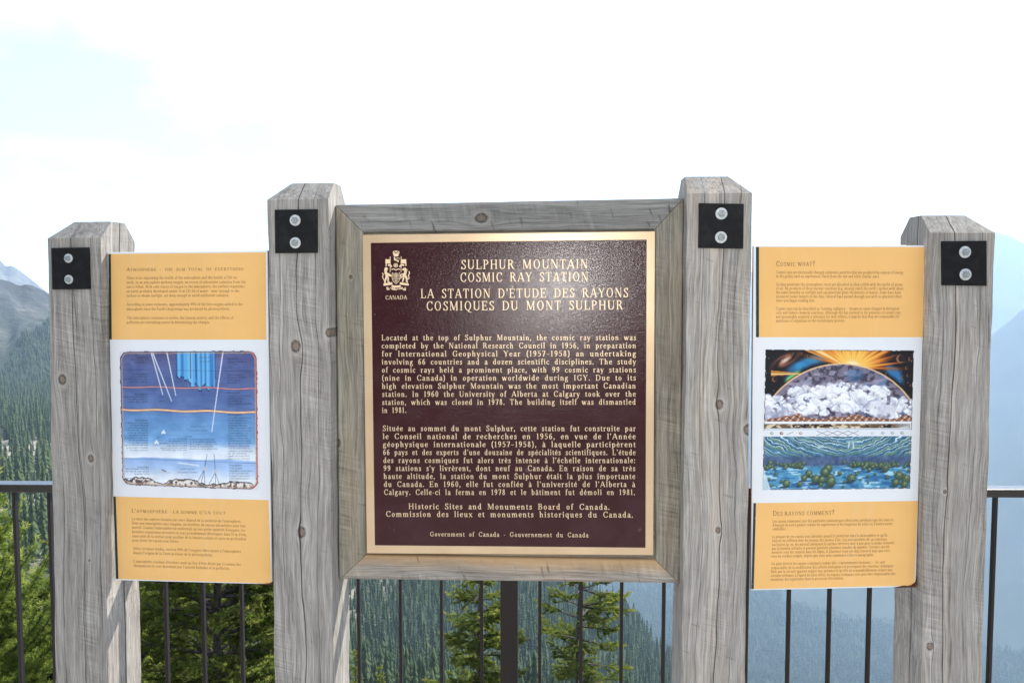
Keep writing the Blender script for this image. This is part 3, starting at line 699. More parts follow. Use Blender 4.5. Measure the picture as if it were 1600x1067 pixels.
def paint_atmosphere(h=250, w=250):
    P = Paint(h, w, (74, 88, 146)); u, v = P.u, P.v
    n1 = fbm(h, w, 5, 5, 3); n2 = fbm(h, w, 14, 14, 9)
    stops = [(0, (84, 80, 122)), (.12, (90, 104, 156)), (.27, (86, 108, 162)), (.43, (94, 122, 176)), (.46, (96, 140, 194)), (.58, (108, 158, 208)),
             (.66, (120, 170, 222)), (.71, (214, 230, 246)), (.79, (236, 242, 250)), (.80, (150, 184, 232)), (.87, (176, 204, 240)), (.93, (232, 240, 250)), (1, (240, 240, 244))]
    vv = np.clip(v + (n1 - .5) * .035, 0, 1)
    P.a = np.stack([np.interp(vv, [q[0] for q in stops], [q[1][k] for q in stops]) for k in range(3)], -1)
    P.over((58, 52, 92), ss(u, .72, .95) * ss(v, .27, .02) * .7 * (.5 + n2)); P.over((110, 140, 205), ss(n1, .52, .7) * .3 * (v < .7))
    P.a += ((n2 - .5) * 34 + (fbm(h, w, 50, 8, 55, 3) - .5) * 18)[..., None]
    # curtain of light
    foot = .17 + .055 * np.abs(np.sin((u - .42) * 46)) * .5 + .012 * np.sign(np.sin(u * 120)) + .08 * ss(u, .43, .58)
    stripe = .5 + .5 * np.sin(u * 120 + 3 * np.sin(u * 31)); cur = (u > .418) & (u < .698) & (v < foot)
    P.over((92, 178, 234), cur * .95); P.over((54, 112, 182), cur * ss(stripe, .55, .95) * .75); P.over((178, 216, 240), cur * ss(stripe, .2, .0) * .4)
    P.over((26, 46, 92), ((np.abs(v - foot) < .006) & (u > .418) & (u < .698)) * .8)
    for x in (.418, .52, .56, .698): P.line(x, 0, x, .2, .003, (30, 50, 100), .7)
    for y, c, e, wd in ((.268, (232, 168, 160), (130, 80, 100), .0042), (.437, (252, 208, 168), (140, 90, 70), .0072)):
        yy = y + .004 * np.sin(u * 17) + (u - .5) * .008
        P.over(e, np.clip((wd + .004 - np.abs(v - yy)) / .003, 0, 1)); P.over(c, np.clip((wd - np.abs(v - yy)) / .003, 0, 1))
    for y in (.138, .797): P.line(0, y, 1, y + .01, .0012, (40, 56, 100), .7)
    for q in ((.235, .01, .315, .32), (.245, .01, .378, .365), (.35, .01, .41, .325), (.757, .0, .668, .585)): P.line(*q, .0045, (232, 236, 244), .9, .003)
    for q in ((.632, .75, .61, .86), (.683, .75, .69, .88), (.61, .86, .545, .985), (.61, .86, .58, .985), (.61, .86, .612, .985), (.69, .88, .645, .965),
              (.69, .88, .69, .98), (.69, .88, .72, .98), (.62, .80, .61, .86)): P.line(*q, .0018, (60, 70, 96), .75)
    P.disc(.612, .858, .012, .016, (200, 200, 205)); P.disc(.69, .875, .012, .016, (200, 200, 205))
    for x, y in ((.315, .595), (.262, .67)):
        for k in (-1, 0, 1): P.disc(x + k * .008, y + (.006 if k else -.006), .008, .009, (240, 240, 240))
    P.line(.275, .885, .355, .895, .007, (196, 204, 214)); P.line(.3, .875, .325, .886, .005, (120, 124, 140)); P.line(.02, .945, .23, .948, .0015, (130, 140, 170), .8)
    P.line(.42, .82, .57, .835, .005, (234, 240, 248), .8)
    # foot-hills
    m = .972 - .028 * np.abs(np.sin(u * 9 + .4)) * (.6 + n1) - .02 * vnoise(h, w, 1, 40, 5) + .014
    rk = fbm(h, w, 60, 70, 31, 3); P.over((236, 230, 224), v > m); P.over((150, 130, 116), (v > m) * ss(rk, .44, .58) * .8); P.over((70, 58, 58), (v > m) * ss(rk, .57, .66) * .8)
    P.over((50, 42, 44), np.abs(v - m) < .004)
    # ragged burnt-looking rim
    j = (vnoise(h, w, 60, 60, 77) - .5) * .005
    cx = np.clip(np.abs(u - .5) - .435, 0, 1); cy = np.clip(np.abs(v - .5) - .435, 0, 1); d = .062 - np.hypot(cx, cy) + j
    P.over((84, 68, 80), np.clip((.009 - d) / .005, 0, 1) * .85); P.over((190, 80, 70), np.clip((.006 - np.abs(d - .006)) / .003, 0, 1) * ss(u, .9, .98))
    P.over((214, 176, 140), np.clip((.005 - np.abs(d - .013)) / .003, 0, 1) * .7); P.over((226, 231, 238), d < 0)
    return P.a

def paint_cosmic(h=290, w=270):
    P = Paint(h, w, (16, 12, 20)); u, v = P.u, P.v; rs = np.random.RandomState(5)
    n1 = fbm(h, w, 6, 6, 1); n2 = fbm(h, w, 18, 18, 2); n3 = fbm(h, w, 40, 40, 8, 3)
    top = v < .52
    for _ in range(90): P.disc(rs.rand(), rs.rand() * .3, .003, .003, (200, 200, 220), rs.rand())
    # galaxy
    gx, gy = u - .135, v - .075; a = .6; q1 = gx * math.cos(a) - gy * math.sin(a); q2 = gx * math.sin(a) + gy * math.cos(a)
    q1 = gx * .82 - gy * .57; q2 = gx * .57 + gy * .82; r = np.hypot(q1 / .15, q2 / .062); th = np.arctan2(q2 / .062, q1 / .15)
    P.over((140, 84, 66), ss(r, 1.05, .3) * (.55 + .45 * np.sin(th * 2 + r * 9)) * 1.0); P.over((236, 196, 170), ss(r, .42, .02))
    # blue veil arcs around the sphere
    cx, cy, RR = .515, .703, .573; ar = 935 / 985.0
    dd = np.hypot(u - cx, (v - cy) * ar)
    vb = ss(np.abs(dd - RR - .055), .05, .01)
    P.over((58, 150, 206), vb * ss(u, .1, .2) * ss(u, .5, .42) * (.5 + .7 * n2)); P.over((130, 200, 120), ss(np.abs(dd - RR - .02), .02, .0) * ss(u, .12, .16) * ss(u, .26, .2))
    P.over((52, 132, 196), vb * ss(u, .78, .84) * ss(u, .96, .9) * (.5 + .7 * n2))
    # sun burst behind the limb
    sx, sy = .585, .128; ang = np.arctan2(-(v - sy), u - sx); rr = np.hypot(u - sx, (v - sy))
    ray_ = np.interp(ang, np.linspace(-math.pi, math.pi, 180), np.random.RandomState(4).rand(180))
    up = ss(ang, -.15, .1) * ss(ang, 3.0, 2.75)
    burst = up * np.clip(1.1 - rr / (.17 + .26 * ray_), 0, 1)
    P.over((214, 104, 30), np.clip(burst * 2.2, 0, 1)); P.over((252, 200, 92), np.clip(burst * 2 - .55, 0, 1)); P.over((255, 246, 214), ss(rr, .075, .02) * up)
    for x1, y1, x2, y2 in ((.25, 0, .40, 0), (.0, .15, .0, .18)):       # broad flares
        tx, ty = (.56, .125) if y1 == 0 else (.28, .17)
        if y1 == 0:
            t = np.clip(v / ty, 0, 1); l = x1 + (tx - x1) * t; rgt = x2 + (tx - x2) * t; mk = (v < ty) & (u > l) & (u < rgt); f = (u - l) / np.maximum(rgt - l, 1e-3)
        else:
            t = np.clip(u / tx, 0, 1); l = .145 + (ty - .145) * t; rgt = .19 + (ty - .19) * t; mk = (u < tx) & (u > .04) & (v > l) & (v < rgt); f = (v - l) / np.maximum(rgt - l, 1e-3)
        P.over((232, 152, 56), mk * (.75 + .25 * np.sin(f * 14))); P.over((255, 226, 160), mk * ss(f, .35, .6) * ss(f, .9, .7) * .8)
    for x, y, r_ in ((.91, .06, .030), (.975, .06, .014), (.955, .125, .012), (.965, .18, .012), (.93, .195, .012), (.065, .21, .018), (.29, .045, .01), (.93, .29, .009), (.985, .25, .008)):
        P.disc(x, y, r_, r_ * 1.05, (150, 100, 70)); P.disc(x + r_ * .3, y - r_ * .1, r_ * .85, r_ * .9, (36, 28, 34))
    # sphere
    sp = (dd < RR); lit = (v - cy) / RR
    P.over((126, 118, 138), sp & top); P.over((60, 56, 74), (sp & top) * ss(n3, .46, .62) * .9); P.over((176, 170, 190), (sp & top) * ss(vnoise(h, w, 46, 20, 21), .62, .8) * .7)
    P.over((60, 110, 160), (sp & top) * ss(fbm(h, w, 20, 10, 44), .58, .68) * .5)
    P.over((236, 196, 150), (np.abs(dd - RR) < .005) * top * .9)
    # billowing clouds
    cl = np.zeros((h, w)); sh = np.zeros((h, w)); rs = np.random.RandomState(11)
    base = lambda x: .285 - .05 * math.exp(-((x - .55) / .2) ** 2) - .02 * math.exp(-((x - .28) / .1) ** 2) + (.05 if x < .15 else 0) + (.06 if x > .85 else 0)
    for _ in range(620):
        x = rs.rand(); dy_ = rs.rand() ** 1.1 * .2; y = base(x) + dy_; r_ = .007 + .030 * rs.rand() ** 2
        d = np.hypot(u - x, v - y) / r_; mk = np.clip((1 - d) / .38, 0, 1)
        shade = np.clip(.93 + .16 * ((y - v) / r_ * .5 + (u - x) / r_ * .2) + .05 * rs.randn() - .20 * ss(d, .7, 1.0) * (rs.rand() < .5), .5, 1.05)
        sh = sh * (1 - mk) + shade * mk; cl = np.maximum(cl, mk)
    edge = .90 + .3 * (n3 - .5)
    wu = u + .10 * (fbm(h, w, 4, 5, 301) - .5) + .05 * (n2 - .5); wv_ = v + .10 * (fbm(h, w, 4, 5, 305) - .5); swirl = np.sin(52 * np.hypot(wu - np.round(wu * 4) / 4, (wv_ - .42) * 1.5) + 14 * n1)
    fine_ = np.sin(150 * (fbm(h, w, 7, 7, 309, 3) - .5))
    P.over((244, 245, 250), cl * top); P.a = np.where((cl * top)[..., None] > .45, np.stack([sh * 246 * edge * 1.16, sh * 248 * edge * 1.16, (sh * .85 + .15) * 252 * edge * 1.15], -1), P.a)
    P.over((150, 156, 186), cl * top * ss(swirl, .80, .97) * .6); P.over((176, 180, 204), cl * top * ss(fine_, .82, .97) * .55); P.over((120, 124, 160), cl * top * ss(n1, .50, .66) * ss(v, .30, .42) * .42); P.over((252, 253, 255), cl * top * ss(fbm(h, w, 9, 9, 330), .56, .66) * .5)
    # mountains, fossil strip, symbol strip
    mt = .475 + .035 * vnoise(h, w, 1, 22, 61) - .03 * (np.abs(np.sin(u * 7.5)) ** 2)
    P.over((150, 96, 72), (v > mt) & (v < .52)); P.over((236, 214, 196), ((v > mt) & (v < .52)) * ss(np.sin(u * 150 + v * 120 + 4 * n2), .3, .8) * .8); P.over((60, 36, 34), ((v > mt) & (v < .52)) * ss(np.sin(u * 110 - v * 160 + 5 * n1), .6, .95) * .8)
    P.over((238, 240, 244), (v > .512) & (v < .522) ); P.over((230, 233, 238), (v >= .522) & (v < .617))
    fs = (v > .528) & (v < .560) & (u > .005) & (u < .99)
    P.over((112, 86, 62), fs); P.over((222, 204, 170), fs * ss(fbm(h, w, 60, 30, 91, 3), .5, .6)); P.over((40, 30, 30), fs * ss(fbm(h, w, 70, 40, 95, 3), .56, .64)); P.over((196, 200, 206), fs * ss(u, .86, .95) * .7)
    P.over((90, 120, 150), (np.abs(v - .568) < .0025) * .7)
    for x0 in (.40, .47, .54, .61):
        P.line(x0 - .04, .578, x0 + .03, .610, .0022, (150, 110, 130), .8); P.line(x0 + .03, .578, x0 - .04, .610, .0022, (120, 140, 150), .8)
    for x, c in ((.055, (150, 160, 150)), (.12, (120, 96, 70)), (.25, (190, 150, 130)), (.735, (200, 205, 205)), (.805, (170, 176, 180)), (.87, (160, 170, 170)), (.935, (150, 160, 160))):
        P.disc(x, .594, .013, .012, c, .9); P.disc(x + .003, .592, .006, .006, (232, 234, 236), .8)
    P.line(.16, .602, .20, .585, .002, (120, 110, 100), .8)
    # sea: concentric ripples above, lagoon with round mounds below
    sea = v >= .617
    rip = np.hypot((u - .52) * 1.0, (v - .26) * 1.25); ph_ = rip * 260 + 16 * n2 + 5 * np.sin(u * 9)
    P.over((70, 122, 150), sea); P.over((112, 150, 112), sea * ss(np.sin(ph_ * .43), .3, .9) * .75); P.over((210, 230, 236), sea * ss(np.sin(ph_), .55, .9) * ss(v, .79, .68) * (.5 + n2))
    P.over((30, 66, 112), sea * ss(np.sin(ph_ * .61 + 1), .5, .9) * .6)
    P.over((72, 92, 132), sea * ss(v, .745, .775) * .9); P.over((76, 146, 186), sea * ss(v, .815, .85)); P.a += (sea * (n3 - .5) * 50)[..., None]
    wv = ss(fbm(h, w, 60, 14, 71, 3), .56, .64) * ss(v, .82, .86); P.over((190, 228, 240), wv * .8); P.over((26, 84, 140), ss(fbm(h, w, 50, 12, 73, 3), .56, .66) * ss(v, .82, .86) * .7)
    rs = np.random.RandomState(3); M = []
    for _ in range(70):
        x = rs.choice([rs.uniform(.0, .28), rs.uniform(.55, .72), rs.uniform(.72, 1.0)]); M.append((x, rs.uniform(.805, .845), rs.uniform(.010, .020)))
    M += [(rs.rand(), rs.uniform(.86, .985), rs.uniform(.006, .016)) for _ in range(26)]
    M += [(.70, .825, .025), (.80, .83, .028), (.83, .85, .028), (.72, .86, .018)]
    M += [(.44, .85, .035), (.42, .875, .036), (.31, .885, .028), (.36, .925, .036), (.28, .915, .026), (.40, .93, .03), (.46, .945, .042), (.455, .915, .03), (.395, .965, .018),
          (.16, .955, .030), (.52, .885, .018), (.60, .92, .034), (.92, .905, .036), (.97, .93, .036), (.90, .955, .030), (.25, .96, .02), (.96, .97, .03)]
    for x, y, r_ in sorted(M, key=lambda q: q[1]):
        P.disc(x - r_ * .5, y + r_ * .9, r_ * 1.2, r_ * .35, (20, 40, 60), .75, .4); P.disc(x, y, r_, r_ * 1.08, (58, 80, 66), 1, .3); P.disc(x + r_ * .12, y - r_ * .18, r_ * .8, r_ * .8, (120, 146, 106), .9, .8)
        P.disc(x + r_ * .2, y - r_ * .4, r_ * .45, r_ * .4, (172, 186, 138), .75, .95)
        dm = np.hypot((u - x) / r_, (v - y) / r_); P.over((36, 52, 48), (dm < .95) * ss(np.sin(dm * 9 + 10 * n2 + 40 * n3), .45, .8) * .55)
    P.line(.565, .655, .64, .655, .006, (196, 222, 226), .8); P.disc(.595, .668, .042, .036, (120, 160, 172), .6, .15); P.line(.58, .66, .575, .70, .004, (210, 224, 226)); P.line(.605, .66, .61, .70, .004, (210, 224, 226))
    P.disc(.39, .69, .025, .012, (180, 204, 206), .9)
    j = (vnoise(h, w, 60, 60, 79) - .5) * .006; d = np.minimum(np.minimum(u, 1 - u), np.minimum(v, 1 - v)) + j
    P.over((60, 50, 52), np.clip((.006 - d) / .003, 0, 1) * .8); P.over((230, 233, 238), (d < .0005) | ((v > .571) & (v < .617) & ((u < .01) | (u > .99))))
    P.over((222, 232, 240), ((u < .055 * (v - .83) / .17) & (v > .83)) * .75)
    return P.a

def picture_mesh(name, arr, corners, y, origin):
    """corners TL TR BR BL in plane coordinates"""
    h, w = arr.shape[:2]; arr = np.clip(arr, 0, 255) / 255.0
    linc = np.where(arr <= .04045, arr / 12.92, ((arr + .055) / 1.055) ** 2.4)
    s_, t_ = np.meshgrid(np.linspace(0, 1, w + 1), np.linspace(0, 1, h + 1)); c = [np.array(p) for p in corners]
    xz = (c[0] * (1 - s_[..., None]) + c[1] * s_[..., None]) * (1 - t_[..., None]) + (c[3] * (1 - s_[..., None]) + c[2] * s_[..., None]) * t_[..., None]
    V = np.stack([xz[..., 0] - origin[0], np.full(s_.shape, y), xz[..., 1] - origin[1]], -1).reshape(-1, 3)
    i, j = np.meshgrid(np.arange(w), np.arange(h)); a = j * (w + 1) + i
    Fq = np.stack([a, a + w + 1, a + w + 2, a + 1], -1).reshape(-1)
    me = np_mesh(name, V, Fq, np.full(h * w, 4))
    at = me.attributes.new('print_colour', 'FLOAT_COLOR', 'CORNER')
    q = np.concatenate([linc.reshape(-1, 3), np.ones((h * w, 1))], 1); at.data.foreach_set('color', np.repeat(q, 4, 0).astype(np.float32).ravel())
    return me
nb = NB('printed_picture'); at = nb.node('ShaderNodeAttribute', attribute_name='print_colour')
nb.set(Base_Color=nb.mix(1.0, at.outputs['Color'], (.90, .90, .90, 1), 'MULTIPLY'), Roughness=.38); M_print = nb.m
def panel_mat(name, ca, cb, sc):
    nb = NB(name); o_ = nb.obj(); f = nb.rng(nb.noise(o_, sc, 4, .6), .3, .7)
    g = nb.rng(nb.noise(nb.comb(nb.mul(nb.xyz(o_)[0], 40), 0.0, nb.mul(nb.xyz(o_)[2], 3)), 1, 3), .5, .8)
    c = nb.mix(f, ca, cb); sp = nb.rng(nb.noise(o_, 420, 2), .745, .78)
    c = nb.mix(nb.mul(sp, .25), c, (.25, .18, .1, 1)); c = nb.mix(nb.mul(g, .06), c, (.8, .8, .78, 1))
    nb.set(Base_Color=c, Roughness=nb.rng(nb.noise(o_, 8, 3), .3, .7, .32, .48)); nb.bump(nb.noise(o_, 14, 2), .06, .004); return nb.m
M_white = panel_mat('white_enamel', (.77, .78, .80, 1), (.72, .735, .76, 1), 9)
M_orange = panel_mat('amber_print', (.86, .495, .165, 1), (.80, .455, .145, 1), 6)
M_stripe = NB('dark_green_stripe'); o_ = M_stripe.obj()
M_stripe.set(Base_Color=M_stripe.mix(M_stripe.rng(M_stripe.noise(o_, 300, 3), .68, .72), (.014, .028, .022, 1), (.45, .45, .42, 1)), Roughness=.45); M_stripe = M_stripe.m
M_ink = plain('brown_ink', (.27, .13, .04, 1), .5); M_inkt = plain('dark_brown_ink', (.16, .075, .028, 1), .5); M_inkb = plain('black_ink', (.012, .014, .03, 1), .5)
nb = NB('scorched_rust'); nb.set(Base_Color=nb.ramp(nb.noise(nb.obj(), 260, 4), [(.35, (.02, .012, .008, 1)), (.7, (.16, .06, .02, 1))]), Roughness=.9); M_rust = nb.m

PY = .026
def make_panel(name, pl, outer, blocks, stripes, pic, arr, label, texts, titles, pics, damage, rust_edge):
    """outer, blocks, pic: image corners TL TR BR BL"""
    oc = [pl.back(*p, PY) for p in outer]; ox, oz = (oc[2][0] + oc[3][0]) / 2, min(oc[2][1], oc[3][1]); org = (ox, oz)
    th = empty(name, pl.world(ox, 0, oz), -pl.phi); tag(th, label, 'information panel', 'yellow and white information panels')
    ccw = lambda c: [(c[i][0] - ox, c[i][1] - oz) for i in (3, 2, 1, 0)]
    b = MB(); b.prism(ccw(oc), PY, PY + .006); b.build('board', M_white, th, .0012, 2)
    b = MB(); k = [(x * .999, z) for x, z in ccw(oc)]; b.prism(k, PY + .0068, PY + .013); b.build('backing_plate', M_rust, th)
    for i, (bl, stp) in enumerate(zip(blocks, stripes)):
        b = MB(); b.prism(ccw([pl.back(*p, PY) for p in bl]), PY - .0004, PY + .001); tb = b.build('text_block', M_orange, th)
        b = MB(); b.prism(ccw([pl.back(*p, PY) for p in stp]), PY - .0004, PY + .001); b.build('edge_stripe', M_stripe, tb)
        bk = lambda x, y: pl.back(x, y, PY - .0007)
        t = Text(0, 4); tx, x0, y0, x1, y1, cap = titles[i]; t.line(tx, bk(x0, y0), bk(x1, y1), cap / F * 1.95, PY - .0007, org, True); t.build('heading_lettering', M_inkt, tb)
        t = Text(0, 2)
        for tx, x0, y0, x1, y1 in texts[i]: t.line(tx, bk(x0, y0), bk(x1, y1), 4.7 / F * 1.95, PY - .0007, org, track=4)
        t.build('body_lettering', M_ink, tb)
    pc = [pl.back(*p, PY) for p in pic]; pm = link('picture', picture_mesh('picture', arr, pc, PY - .0005, org), M_print, th)
    if pics:
        t = Text(0, 2)
        for tx, x0, y0, x1, y1, cap in pics:
            t.line(tx, pl.back(x0, y0, PY - .0008), pl.back(x1, y1, PY - .0008), cap / F * 1.95, PY - .0008, org, track=4)
        t.build('caption_lettering', M_inkb, pm)
    rs = random.Random(8)
    L = [Vector(pl.back(x, y, PY)) for x, y in damage]; v = []
    b = MB(); b.prism([(p.x - ox, p.y - oz) for p in L], PY - .0012, PY + .0055); b.build('scorched_corner', M_rust, th)
    return th
z1 = lambda x, y: (160 + x * .175, 380 + y * .175)
z3 = lambda x, y: (160 + x * .175, 760 + y * .175)
z6 = lambda x, y: (1160 + x * .1875, 380 + y * .1875)
z8 = lambda x, y: (1160 + x * .1875, 770 + y * .1875)
def L_(z, tx, a, b_, c, d): return (tx, *z(a, b_), *z(c, d))
TL1 = [L_(z1, *q) for q in [
 ('There is no separating the health of the atmosphere and the health of life on', 215, 322, 1200, 318), ('earth. In an atmosphere without oxygen, an excess of ultraviolet radiation from the', 215, 362, 1280, 358),
 ('sun is lethal. With only traces of oxygen in the atmosphere, the earliest organisms', 215, 401, 1268, 397), ('on earth probably developed under 10 m (33 ft) of water - near enough to the', 215, 441, 1222, 437),
 ('surface to obtain sunlight, yet deep enough to avoid unfiltered radiation.', 215, 480, 1135, 477), ('According to some estimates, approximately 99% of the free oxygen added to the', 216, 559, 1252, 556),
 ("atmosphere since the Earth's beginnings was produced by photosynthesis.", 216, 599, 1142, 597), ('The atmosphere continues to evolve, but human activity and the effects of', 218, 678, 1170, 677),
 ('pollution are overtaking nature in determining the changes.', 218, 717, 962, 717)]]
TL2 = [L_(z3, *q) for q in [
 ("La santé des espèces vivantes sur terre dépend de la salubrité de l'atmosphère.", 262, 297, 1240, 322), ('Dans une atmosphère sans oxygène, un excédent de rayons ultraviolets peut être', 262, 335, 1280, 362),
 ("mortel. Comme l'atmosphère ne renfermait qu'une petite quantité d'oxygène, les", 265, 373, 1275, 401), ("premiers organismes terrestres se sont probablement développés dans 10 m d'eau,", 265, 412, 1292, 440),
 ('assez près de la surface pour profiter de la lumière solaire et assez en profondeur', 268, 450, 1288, 479), ('pour éviter les rayons non filtrés.', 268, 488, 682, 499),
 ("Selon certaines études, environ 99% de l'oxygène libre ajouté à l'atmosphère", 273, 561, 1237, 590), ("depuis l'origine de la Terre provient de la photosynthèse.", 275, 600, 985, 621),
 ("L'atmosphère continue d'évoluer, mais au lieu d'être dictés par la nature, les", 276, 676, 1235, 706), ("changements le sont désormais par l'activité humaine et la pollution.", 278, 714, 1138, 741)]]
TR1 = [L_(z6, *q) for q in [
 ('Cosmic rays are electrically charged subatomic particles that are produced by sources of energy', 280, 254, 1343, 256), ('in the galaxy such as supernovas, flares from the sun and other similar stars.', 280, 287, 1143, 288),
 ('As they penetrate the stratosphere, most are absorbed as they collide with the nuclei of atoms', 280, 355, 1335, 356), ("of air. By-products of these nuclear reactions (e.g. muons) reach the earth's surface with about", 280, 388, 1343, 389),
 ('the same intensity as starlight and can penetrate great thicknesses of matter. Some have been', 280, 421, 1322, 422), ('measured under tunnels in the Alps. Several have passed through you with no physical effect', 280, 455, 1328, 456),
 ('since you began reading this.', 280, 489, 605, 489), ('Cosmic rays can be described as "ionizing radiation" - known to cause changes in biological', 279, 557, 1307, 556),
 ('cells and induce chemical reactions. Although life has evolved in the presence of cosmic rays', 279, 590, 1320, 589), ('and presumably acquired a tolerance for their effects, it may be that they are responsible for', 279, 624, 1308, 622),
 ('mutations of organisms in the evolutionary process.', 279, 657, 857, 656)]]
TR2 = [L_(z8, *q) for q in [
 ('Les rayons cosmiques sont des particules subatomiques électrisées, produites par des sources', 250, 246, 1258, 233), ("d'énergie de notre galaxie comme les supernovas et les éruptions du soleil ou d'autres astres", 250, 278, 1250, 265),
 ('semblables.', 250, 310, 365, 308), ("La plupart de ces rayons sont absorbés quand ils pénètrent dans la stratosphère et qu'ils", 247, 375, 1208, 361),
 ("entrent en collision avec les noyaux des atomes d'air. Les sous-produits de ces réactions", 247, 407, 1205, 394), ('nucléaires (p. ex. les muons) atteignent la surface terrestre avec à peu près la même intensité', 245, 441, 1265, 424),
 ('que la lumière stellaire et peuvent pénétrer plusieurs couches de matière. Certains ont été', 243, 473, 1225, 457), ('mesurés sous des tunnels dans les Alpes, et plusieurs vous ont déjà traversé sans que vous', 243, 504, 1230, 489),
 ('vous en rendiez compte, depuis que vous avez commencé à lire ce paragraphe.', 240, 536, 1095, 524), ('On peut décrire les rayons cosmiques comme des « rayonnements ionisants » - ils sont', 240, 600, 1188, 585),
 ('responsables de la modification des cellules biologiques et provoquent des réactions chimiques.', 240, 633, 1262, 616), ("Bien que la vie soit apparue malgré leur présence et qu'elle ait vraisemblablement acquis une", 238, 665, 1248, 649),
 ("certaine tolérance à l'égard de leurs effets, les rayons cosmiques sont peut-être responsables des", 237, 698, 1275, 681), ("mutations des organismes dans le processus d'évolution.", 236, 730, 843, 718)]]
z2 = lambda x, y: (160 + x * .2343, 530 + y * .2343)
def cap_rows():
    out = []
    def add(t, x0, y, x1, cap, dy=0): out.append((t, *z2(x0, y), *z2(x1, y + dy), cap))
    for t, x, y in (('Exosphere', 223, 126), ('Thermosphere', 198, 238), ('Mesosphere', 218, 372), ('Stratosphere', 215, 544), ('Troposphere', 228, 855)): add(t, x, y, x + (298 - x) + (12 if y > 800 else 5), 3.0)
    for t, x, y, x1 in (('Exosphère', 828, 134, 903), ('Thermosphère', 830, 243, 935), ('Mésosphère', 832, 362, 918), ('Stratosphère', 836, 508, 932), ('Troposphère', 842, 845, 932)): add(t, x, y, x1, 3.0)
    def para(rows, y, st):
        for i, (t, a, b_) in enumerate(rows): add(t, a, y + i * st, b_, 2.7)
    para([('The outer layer of', 188, 295), ('the atmosphere', 212, 296)], 141, 17)
    para([('The aurora borealis', 190, 298), ('can occur here as far', 140, 298), ('as the thermosphere', 182, 298)], 254, 17)
    para([('Most meteors burn up in the', 145, 300), ('mesosphere, never to', 165, 300), ('reach the earth', 168, 300)], 388, 16)
    para([('A swelling layer in the ozone', 152, 305), ('of lethal radiation', 182, 305), ('chemically charged and', 175, 305), ('radio particles. Another', 162, 305), ('at the top of the world', 168, 305), ('atmosphere continues', 174, 305),
          ('from all directions in space', 152, 305), ('the first encounter the', 176, 305), ('ozone, they collide', 172, 305), ('with air molecules and break', 150, 305), ('up into showers of harmless', 160, 305), ('secondary cosmic rays', 184, 305)], 561, 16.6)
    para([('This is the weather layer that', 152, 310), ('we live in and where', 155, 310), ('the weather occurs', 212, 310)], 868, 17)
    para([('La couche externe de', 832, 965), ("l'atmosphère", 866, 905)], 155, 16)
    para([('Les aurores boréales', 834, 965), ('ont lieu dans la', 836, 920), ('thermosphère', 836, 900)], 259, 18)
    para([('La plupart des météores se', 836, 985), ('consument dans la', 838, 955), ('mésosphère, sans', 838, 932), ('jamais atteindre la surface', 838, 998), ('terrestre', 838, 880)], 382, 17)
    para([('La couche contenant à la', 838, 990), ('fois de la lumière, les', 838, 966), ('ondes cosmiques, les', 838, 955), ('particules chargées', 838, 968), ('émises. Atmosphère avec', 838, 998), ('toute la couche superficielle', 838, 990), ("l'atmosphère, le", 838, 970), ('toutes les directions de', 838, 965),
          ("l'espace. La plupart avec", 838, 975), ('absorbée quand ils entrent', 838, 992), ("dans la stratosphère et qu'ils", 838, 990), ('entrent en collision avec', 840, 985), ("avec des atomes d'air. La", 840, 985), ('radiation secondaire qui', 840, 1000), ('de ces réactions', 840, 960), ('jamais à la surface de la', 842, 980), ('terre est très inoffensive', 842, 985)], 528, 17)
    para([("C'est ici que", 844, 930), ("l'atmosphère où nous vivons", 844, 1000), ('et où se produisent', 844, 975), ('la plupart des phénomènes', 844, 985), ('météorologiques que nous', 846, 980), ('observons', 846, 895)], 864, 17)
    add('Ozone', 550, 651, 597, 2.6); add('Ozone', 362, 655, 390, 2.0)
    para([('The layer of ozone that', 440, 565), ('the stratosphere, in the', 440, 565), ('atmosphere, they are molecules', 382, 566), ('made from three oxygen', 428, 566), ('absorbs ultraviolet radiation', 386, 566), ('the lethal rays of the sun', 398, 562)], 668, 14.8)
    para([("L'ozone est une couche dans", 582, 748), ('la stratosphère, molécules', 582, 760), ("de l'oxygène, faite de trois", 582, 768), ("atomes d'oxygène. Elle", 582, 740), ('absorbe les rayons ultraviolets', 582, 768)], 672, 15.5)
    add('primary cosmic rays', 590, 585, 688, 2.0); add('rayons cosmiques primaires', 575, 611, 705, 2.0); add('secondary cosmic rays', 515, 866, 616, 2.0); add('rayons cosmiques secondaires', 500, 890, 635, 2.0)
    add('meteors', 376, 388, 410, 1.9); add('météores', 376, 414, 414, 1.9); add('aurora borealis', 645, 125, 718, 1.9); add('aurore boréale', 645, 151, 720, 1.9)
    return out
make_panel('information_panel', WL, [(168, 394.3), (417.5, 391.3), (424.8, 912.4), (180.2, 906)],
           [[(173.4, 397), (415.2, 394.4), (416, 530.5), (174.8, 530.5)], [(181, 775.4), (419.6, 781), (424, 911), (185.3, 904)]],
           [[(169.4, 397), (173.3, 397), (174.7, 530.5), (171, 530.5)], [(177.4, 775.3), (180.9, 775.4), (185.2, 903.9), (181.2, 903.8)]],
           [(186.6, 548.6), (402, 547.6), (404, 765.6), (191.2, 757.4)], paint_atmosphere(),
           'yellow and white panel with blue layered atmosphere diagram between two left posts',
           [TL1, TL2], [('Atmosphere - the sum total of everything', 197.6, 423.7, 380.9, 422.6, 5.6),
                        ("L'atmosphère - la somme d'un tout", 205.5, 800.2, 352.5, 803.6, 6.2)], cap_rows(),
           [(391, 912.6), (418, 912.9), (425.2, 913), (425.2, 908.5), (421, 910.4), (414, 911.2), (402, 911.4)], 0)
